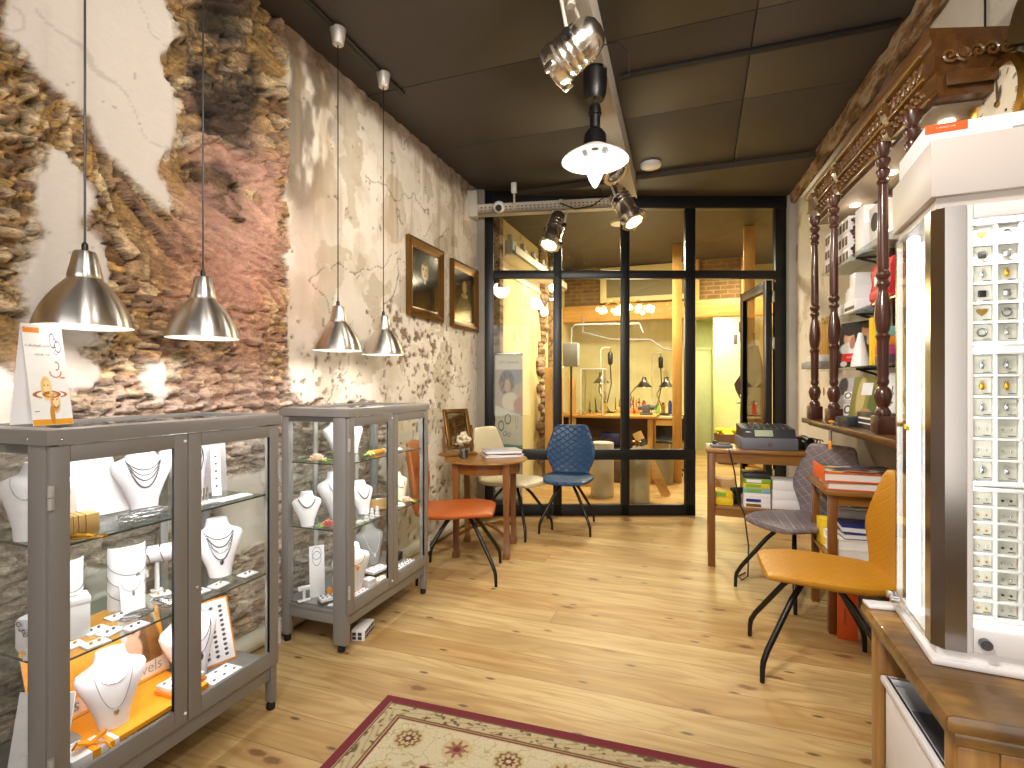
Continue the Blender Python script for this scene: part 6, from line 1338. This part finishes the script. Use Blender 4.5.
def desk_lamp(label, base, head, aim=(0, 0, -1), s=1.0):
    t = thing('desk_lamp', label, 'desk lamp', base, 0, 'metal desk lamps in the workshop'); h = V(head) - V(base)
    MB().lathe([(.07, 0), (.07, .015), (.015, .03)], 20).obj('base', M['black'], t)
    mid = V((h.x * .3 - .12, h.y * .3, h.z * .75)); MB().tube([(0, 0, .02), mid, h + V((0, 0, .14))], .009, 8).obj('arm', M['dark_silver'], t)
    MB().lathe([(.02, .16), (.035, .15), (.04, .10), (.06, .07), (.125, 0), (.12, 0), (.055, .06), (.02, .09)], 28, h, cap=False).obj('shade', M['dark_silver'], t); MB().ball(h + V((0, 0, .03)), .035, 8).obj('bulb', M['shop_bulb'], t)
    l = bpy.data.lights.new('desk_light', 'SPOT'); l.energy = LP['desk']; l.color = (1, .8, .45); l.shadow_soft_size = .04; l.spot_size = R(140)
    q = bpy.data.objects.new('desk_light', l); COL.objects.link(q); q.parent = t; q.location = h + V((0, 0, -.02)); return t
M['shop_bulb'] = emit('shop_bulb', '#ffe08a', 14)
desk_lamp('metal desk lamp over the goldsmith bench beside the tall glass case', (-1.22, 7.55, .9005), (-1.33, 7.5, 1.33)); 
desk_lamp('metal desk lamp beside the mullion at the far desk', (-.95, 8.42, .8405), (-.80, 8.25, 1.27)); desk_lamp('metal desk lamp nearest the pine post at the far desk', (-.52, 8.5, .8405), (-.47, 8.25, 1.27))
t = thing('chandelier', 'branched chandelier with clusters of glowing flower bulbs', 'chandelier', (-.92, 7.0, 2.28)); mb = MB(); fl_ = MB(); q = random.Random(6)
MB().cyl((0, 0, .2), (0, 0, .92), .008).obj('chain', M['brass'], t)
mb.lathe([(.02, -.05), (.035, 0), (.02, .1), (.012, .2)], 14)
for cl in ((-.30, -.10), (-.12, .05), (.18, -.08), (.32, .04), (.02, -.2)):
    mb.tube([(0, 0, .05), (cl[0] * .5, cl[1] * .5, .15), (cl[0], cl[1], .06)], .008, 6)
    for k in range(6): fl_.ball((cl[0] + q.uniform(-.07, .07), cl[1] + q.uniform(-.06, .06), q.uniform(-.03, .05)), .03, 6)
mb.obj('arm', M['brass'], t); fl_.obj('bulb', M['shop_bulb'], t)
l = bpy.data.lights.new('chandelier_light', 'POINT'); l.energy = LP['chand']; l.color = (1, .89, .68); l.shadow_soft_size = .3
q = bpy.data.objects.new('chandelier_light', l); COL.objects.link(q); q.parent = t; q.location = (0, 0, -.2)
t = thing('glass_case', 'tall glass display case with white edges for glints standing on the goldsmith bench', 'display case', (-1.37, 7.15, .9005)); w, h = .155, .62
for a, b in (((-w, -.15, 0), (w, -.145, h)), ((-w, .145, 0), (w, .15, h)), ((-w, -.15, 0), (-w + .005, .15, h)), ((w - .005, -.15, 0), (w, .15, h))): MB().b2(a, b).obj('pane', M['pane'], t)
mb = MB()
for x in (-w, w - .014): 
    for y in (-.152, .14): mb.b2((x, y, 0), (x + .014, y + .012, h))
mb.b2((-w, -.15, h), (w, .15, h + .012)); mb.obj('edge', M['white_plastic'], t)  # white strips stand in for light reflected at the glass edges
q = random.Random(8)
for i in range(9): 
    single('hand_tool', MB().cyl((0, 0, 0), (q.uniform(-.03, .03), 0, q.uniform(.1, .24)), .012, .006).ball((0, 0, .03), .022, 6), M[('dark_silver', 'yellow', 'green', 'brown', 'black', 'teal', 'gold', 'silver', 'red')[i]], 'small %s tool on the goldsmith bench, %s along it' % (('steel', 'yellow', 'green', 'brown', 'black', 'pale teal', 'gilt', 'silver', 'red')[i], ORD[i] if i < 8 else 'last'), 'tool', (-1.90 + .13 * i + q.uniform(-.03, .03), 7.52 + .05 * (i % 2), .9005), 0, 'tools on the goldsmith bench')
t = thing('gas_bottle', 'pale grey gas cylinder standing behind the glass screen', 'gas cylinder', (-.66, 5.98, 0)); MB().lathe([(.13, 0), (.14, .02), (.14, .14), (.143, .15), (.14, .16), (.14, .34), (.143, .35), (.14, .36), (.14, .50), (.12, .56), (.05, .60), (.04, .62)], 28).obj('body', P('tank_grey', '#b7b3a0', .5), t); MB().cyl((0, 0, .62), (0, 0, .69), .02).cyl((-.05, 0, .67), (.05, 0, .67), .01).obj('valve', M['brass'], t)
single('pedestal', MB().lathe([(.13, 0), (.135, .01), (.135, .62), (.13, .63), (.11, .635)], 28), P('pedestal_white', '#c9c4b8', .5), 'white cylindrical drum behind the blue chair, beyond the glass', 'drum', (-1.08, 6.15, 0))
t = thing('plank', 'pale plank with a striped end leaning in the workshop', 'plank', (-.36, 6.35, 0), .2); mr = MX.Rotation(R(-24), 4, 'Y') @ MX.Rotation(R(-12), 4, 'X'); MB().b2((-.055, -.012, 0), (.055, .012, .82), .002, mr).obj('board', M['light_wood'], t); MB().b2((-.056, -.013, .64), (.056, .013, .72), 0, mr).obj('tape', M['black'], t)
t = thing('tub_chair', 'dark shell chair at the far desk with a tall wire base', 'chair', (-.42, 7.98, 0), R(170))
MB().loft([[V((.24 * cos(a) * (1 - .15 * abs(z - .75)), .22 * sin(a), z + (.0 if z > .6 else 0))) for a in [PI + PI * k / 14 for k in range(15)]] + [V((.225 * cos(a), .205 * sin(a), z)) for a in [PI + PI * k / 14 for k in range(14, -1, -1)]] for z in (.5, .6, .75, .86)]).b2((-.21, -.20, .46), (.21, .18, .50), .02).obj('shell', M['dark_plastic'], t)
MB().cyl((0, 0, .1), (0, 0, .46), .025).obj('column', M['chrome'], t)
for a in range(5): MB().tube([(0, 0, .12), (.13 * cos(a * 1.257), .13 * sin(a * 1.257), .09), (.26 * cos(a * 1.257), .26 * sin(a * 1.257), .03)], .016, 8).ball((.26 * cos(a * 1.257), .26 * sin(a * 1.257), .025), .025, 8).obj('leg', M['black'], t)
single('waste_bin', MB().lathe([(.11, 0), (.115, .005), (.135, .33), (.128, .33), (.11, .02)], 24), P('bin_grey', '#8f8a7a', .5), 'grey waste bin beside the pine post', 'bin', (-.44, 7.15, 0))
for i, (x, y, h, lb) in enumerate(((-1.86, 6.6, 1.55, 'tallest pale plank leaning on the workshop wall'), (-1.75, 6.75, 1.42, 'pale plank beside the tallest one on the workshop wall'), (-1.62, 6.95, 1.4, 'narrow pale plank nearest the grey switch box'))):
    single('plank', MB().b2((-.05, -.012, 0), (.05, .012, h), .003, MX.Rotation(R(-6), 4, 'X')), M['pine'], lb, 'plank', (x, y, 0), .3, 'planks leaning in the workshop')
t = thing('switch_box', 'grey switch box on a dark pole behind the glass', 'switch box', (-1.59, 6.72, 0)); MB().cyl((0, 0, 0), (0, 0, 1.55), .013).lathe([(.12, 0), (.12, .02), (.015, .03)], 18).obj('pole', M['black'], t); MB().b2((-.10, -.06, 1.55), (.10, .06, 1.86), .012).obj('box', M['grey_card'], t); MB().tube([(0, .0, 1.86), (0, .02, 2.05), (.05, .02, 2.1), (.85, .3, 2.12), (.9, .3, 2.0)], .012, 8).obj('pipe', M['grey_card'], t)
cable('pipe', 'thin grey pipe running along the workshop wall under the beam', [(-1.75, 8.265, 2.4), (-1.75, 8.2, 2.15), (-1.3, 8.2, 2.02), (-.7, 8.2, 2.0), (-.5, 8.2, 1.85), (-.35, 8.2, 1.83)], .016, 'grey_card', 'pipe')
t = thing('wall_tray', 'long cream shelf with sockets along the top of the workshop wall', 'wall shelf', (-2.1, 5.3, 2.72)); MB().b2((0, 0, 0), (.24, 2.3, .02), .003).b2((.22, 0, .0), (.24, 2.3, .10), .003).b2((0, 0, -.14), (.02, 2.3, 0)).obj('board', M['cream'], t)
for i in range(5): single('junction_box', MB().b2((-.05, -.06, 0), (.05, .06, .17), .006).cyl((0, 0, .17), (0, 0, .24), .03, n=12), M['beam_white'], 'pale box on the long cream shelf, %s from the glass screen' % ORD[i], 'box', (-1.98, 5.45 + .42 * i, 2.7405), 0, 'pale boxes on the cream shelf')
t = thing('leather_apron', 'brown leather apron hanging on the pine post', 'apron', (.55, 6.737, .82)); MB().loft([[V((-.02 + x0, -.02, z)), V((.14 + x1, -.03, z)), V((.14 + x1, -.015, z)), V((-.02 + x0, -.005, z))] for z, x0, x1 in ((0, .02, .05), (.2, -.02, .06), (.42, -.12, .05), (.5, -.14, .04), (.6, -.08, .02), (.78, .0, .0), (.95, .03, -.04))]).obj('apron', M['brown'], t); MB().cyl((.06, -.02, .9), (.06, .01, 1.1), .012).obj('strap', M['brown'], t)
t = thing('fire_alarm', 'small red alarm box on the pine post', 'alarm', (.48, 6.735, 1.93)); MB().b2((-.04, -.03, 0), (.04, .015, .13), .006).obj('box', M['orange_red'], t); MB().b2((-.1, -.02, -.14), (-.05, .0, -.02), .004).b2((-.03, -.02, -.10), (.02, .0, -.03), .004).obj('switch', M['cream'], t)
t = thing('planter_basket', 'dark basket of yellow cloths on the floor of the passage', 'basket', (.44, 9.35, 0)); MB().lathe([(.15, .0), (.2, .28), (.21, .5), (.2, .5), (.14, .03)], 18, cap=False).obj('basket', M['brown'], t); mb = MB(); q = random.Random(5)
for i in range(9): mb.ball((q.uniform(-.12, .12), q.uniform(-.12, .12), .5 + q.uniform(-.03, .06)), .07, 7, (1.2, .8, .6))
mb.obj('cloth', M['yellow'], t)
t = thing('cupboard', 'low pine cupboard behind the till desk by the open door', 'cupboard', (.62, 6.6, 0)); MB().b2((-.1, -.5, 0), (.5, .1, .34), .004).obj('body', M['pine_x'], t); MB().b2((-.12, -.52, .34), (.52, .1, .365), .004).obj('top', M['pine_x'], t); MB().ball((-.105, -.2, .2), .016, 8).obj('knob', M['brass'], t)
single('ceiling_speaker', MB().lathe([(.07, 0), (.11, .01), (.12, .035)], 28), M['white_plastic'], 'pale round disc on the workshop ceiling, the one farther from the screen', 'ceiling disc', (-.86, 6.1, 3.165), 0, 'round discs on the workshop ceiling'); single('ceiling_speaker', MB().lathe([(.05, 0), (.08, .01), (.09, .05)], 28), M['brass'], 'amber round disc on the workshop ceiling beside the pale one', 'ceiling disc', (-.68, 5.75, 3.15), 0, 'round discs on the workshop ceiling')
t = thing('crate', 'dark bundle of goods on the floor beneath the goldsmith bench', 'crate', (-1.25, 7.2, 0)); MB().b2((-.28, -.2, 0), (.28, .2, .3), .02).obj('crate', M['brown'], t); single('tool_case', MB().b2((-.14, -.1, 0), (.14, .1, .2), .03), M['blue'], 'blue case on the under-shelf of the goldsmith bench', 'case', (-1.18, 7.44, .4405))
for p, e, c in (((-1.0, 6.6, 3.05), LP['shop'], (1, .9, .68)), ((.6, 7.6, 3.05), LP['shop'] * .5, (1, .9, .68)), ((.1, 9.6, 2.55), LP['corr'], (1, .93, .6))):
    l = bpy.data.lights.new('workshop_ceiling_light', 'AREA'); l.shape = 'DISK'; l.size = .5; l.energy = e; l.color = c
    q = bpy.data.objects.new('workshop_ceiling_light', l); COL.objects.link(q); q.location = p
def flex(label, x, y, z, h):
    t = thing('flex_shaft', label, 'tool', (x, y, z), 0, 'hanging flexible shafts in the workshop')
    MB().tube([(0, 0, 0), (0, 0, h), (.03, 0, h + .03), (.14, 0, h + .03)], .011, 8).lathe([(.05, 0), (.05, .012), (.012, .02)], 16).obj('stand', M['beam_white'], t)
    MB().tube([(.14, 0, h + .03), (.14, 0, h - .03)], .004, 6).lathe([(.02, h - .22), (.035, h - .2), (.038, h - .06), (.02, h - .03)], 14, (.14, 0, 0)).obj('motor', M['black'], t)
    MB().tube([(.14, 0, h - .22), (.15, .02, h - .5), (.10, .0, h - .75), (.06, 0, .06)], .009, 8).obj('shaft', M['dark_plastic'], t); return t
flex('flexible shaft motor hanging over the goldsmith bench behind the glass case', -1.36, 7.62, .9005, .92); flex('flexible shaft motor hanging over the far desk between two lamps', -.72, 8.66, .8405, .95)
jc = [('brown', 'brown glass'), ('teal', 'pale teal'), ('yellow', 'yellow'), ('red', 'red capped'), ('white_plastic', 'white'), ('green', 'green'), ('gold', 'brass'), ('blue', 'blue'), ('orange', 'orange')]
for i, (m, nm) in enumerate(jc):
    t = thing('jar', '%s jar among the clutter on the far workshop desk' % nm, 'jar', (-1.14 + .10 * i, 8.62 + .09 * (i % 3), .8405), 0, 'jars on the far workshop desk'); h = .09 + .03 * (i * 5 % 4)
    MB().lathe([(.025, 0), (.03, .005), (.03, h), (.018, h + .015)], 14).obj('body', M[m], t); MB().lathe([(.02, h + .014), (.02, h + .035)], 14).obj('lid', M['dark_plastic'], t)
t = thing('tool_rack', 'low wooden rack of files at the back of the goldsmith bench', 'tool rack', (-.95, 7.62, .9005)); MB().b2((-.16, -.04, 0), (.16, .04, .08), .004).obj('block', M['light_wood'], t)
for i in range(8): MB().cyl((-.14 + .04 * i, 0, .08), (-.14 + .04 * i, 0, .2 + .02 * (i % 3)), .008, .005, 8).obj('file', M[('dark_silver', 'brown', 'red', 'black')[i % 4]], t)
t = thing('wood_vise', 'small grey bench machine at the bright end of the goldsmith bench', 'machine', (-.68, 7.3, .9005)); MB().b2((-.08, -.08, 0), (.08, .08, .03), .004).b2((-.05, -.06, .03), (.05, .06, .14), .012).cyl((-.11, 0, .10), (.11, 0, .10), .035, n=16).obj('body', M['grey_plastic'], t); MB().tube([(.11, 0, .1), (.16, 0, .16), (.16, 0, .2)], .008, 6).obj('crank', M['silver'], t)
single('cardboard_box', MB().b2((-.18, -.15, 0), (.18, .15, .26), .004), M['light_wood'], 'tan cardboard box on the floor beyond the white drum', 'box', (-1.45, 6.75, 0), .2)
# ======================= added fill lights, camera =======================
def area(name, loc, rot, sx, sy, e, c):
    l = bpy.data.lights.new(name, 'AREA'); l.shape = 'RECTANGLE'; l.size = sx; l.size_y = sy; l.energy = e; l.color = c
    q = bpy.data.objects.new(name, l); COL.objects.link(q); q.location = loc; q.rotation_euler = rot; return q
area('rear_window_fill', (-.2, -2.15, 1.65), (R(90), 0, 0), 2.9, 2.2, LP['win'], (1, .96, .92))  # soft fill added behind the camera, placed at the unseen window
def lamp(name, loc, aim, e, size, rad, c):
    l = bpy.data.lights.new(name, 'SPOT'); l.energy = e; l.spot_size = R(size); l.spot_blend = .8; l.shadow_soft_size = rad; l.color = c
    q = bpy.data.objects.new(name, l); COL.objects.link(q); q.location = loc; q.rotation_euler = (V(aim) - V(loc)).to_track_quat('-Z', 'Y').to_euler()
lamp('rear_fill_spot', (.7, -.3, 3.05), (-2.1, 1.6, 2.3), LP['rear'], 100, .15, (1, .93, .84))        # unseen spots added behind the camera to fill walls and floor
lamp('rear_fill_spot', (.5, .9, 3.05), (-2.1, 3.3, 2.1), LP['rear'] * .9, 90, .15, (1, .91, .8))
lamp('rear_fill_spot', (-.6, .2, 3.05), (.6, 2.2, .9), LP['rear'] * 1.1, 100, .15, (1, .93, .84))
lamp('rear_fill_spot', (-.5, .8, 3.05), (.2, 4.3, .8), LP['rear'] * 1.0, 80, .15, (1, .91, .8))
wd = bpy.data.worlds.new('world'); SC.world = wd; wd.use_nodes = True; wd.node_tree.nodes['Background'].inputs[0].default_value = (.75, .82, .95, 1); wd.node_tree.nodes['Background'].inputs[1].default_value = .6
cam = bpy.data.cameras.new('camera'); cam.sensor_width = 36; cam.lens = 36 * FPX / 1024; cam.clip_start = .05
co = bpy.data.objects.new('camera', cam); COL.objects.link(co); co.location = (0, 0, EYE); co.rotation_euler = (PI / 2, 0, YAW); SC.camera = co
vs = SC.view_settings; vs.view_transform = 'Standard'; vs.look = 'None'; vs.exposure = LP['exp']; vs.gamma = 1; vs.use_curve_mapping = False
cy = SC.cycles; cy.use_denoising = True; cy.max_bounces = 8; cy.diffuse_bounces = 4; cy.glossy_bounces = 4; cy.transparent_max_bounces = 40; cy.transmission_bounces = 8; cy.caustics_reflective = False; cy.caustics_refractive = False; cy.sample_clamp_indirect = 6
try: cy.denoiser = 'OPENIMAGEDENOISE'
except Exception: pass
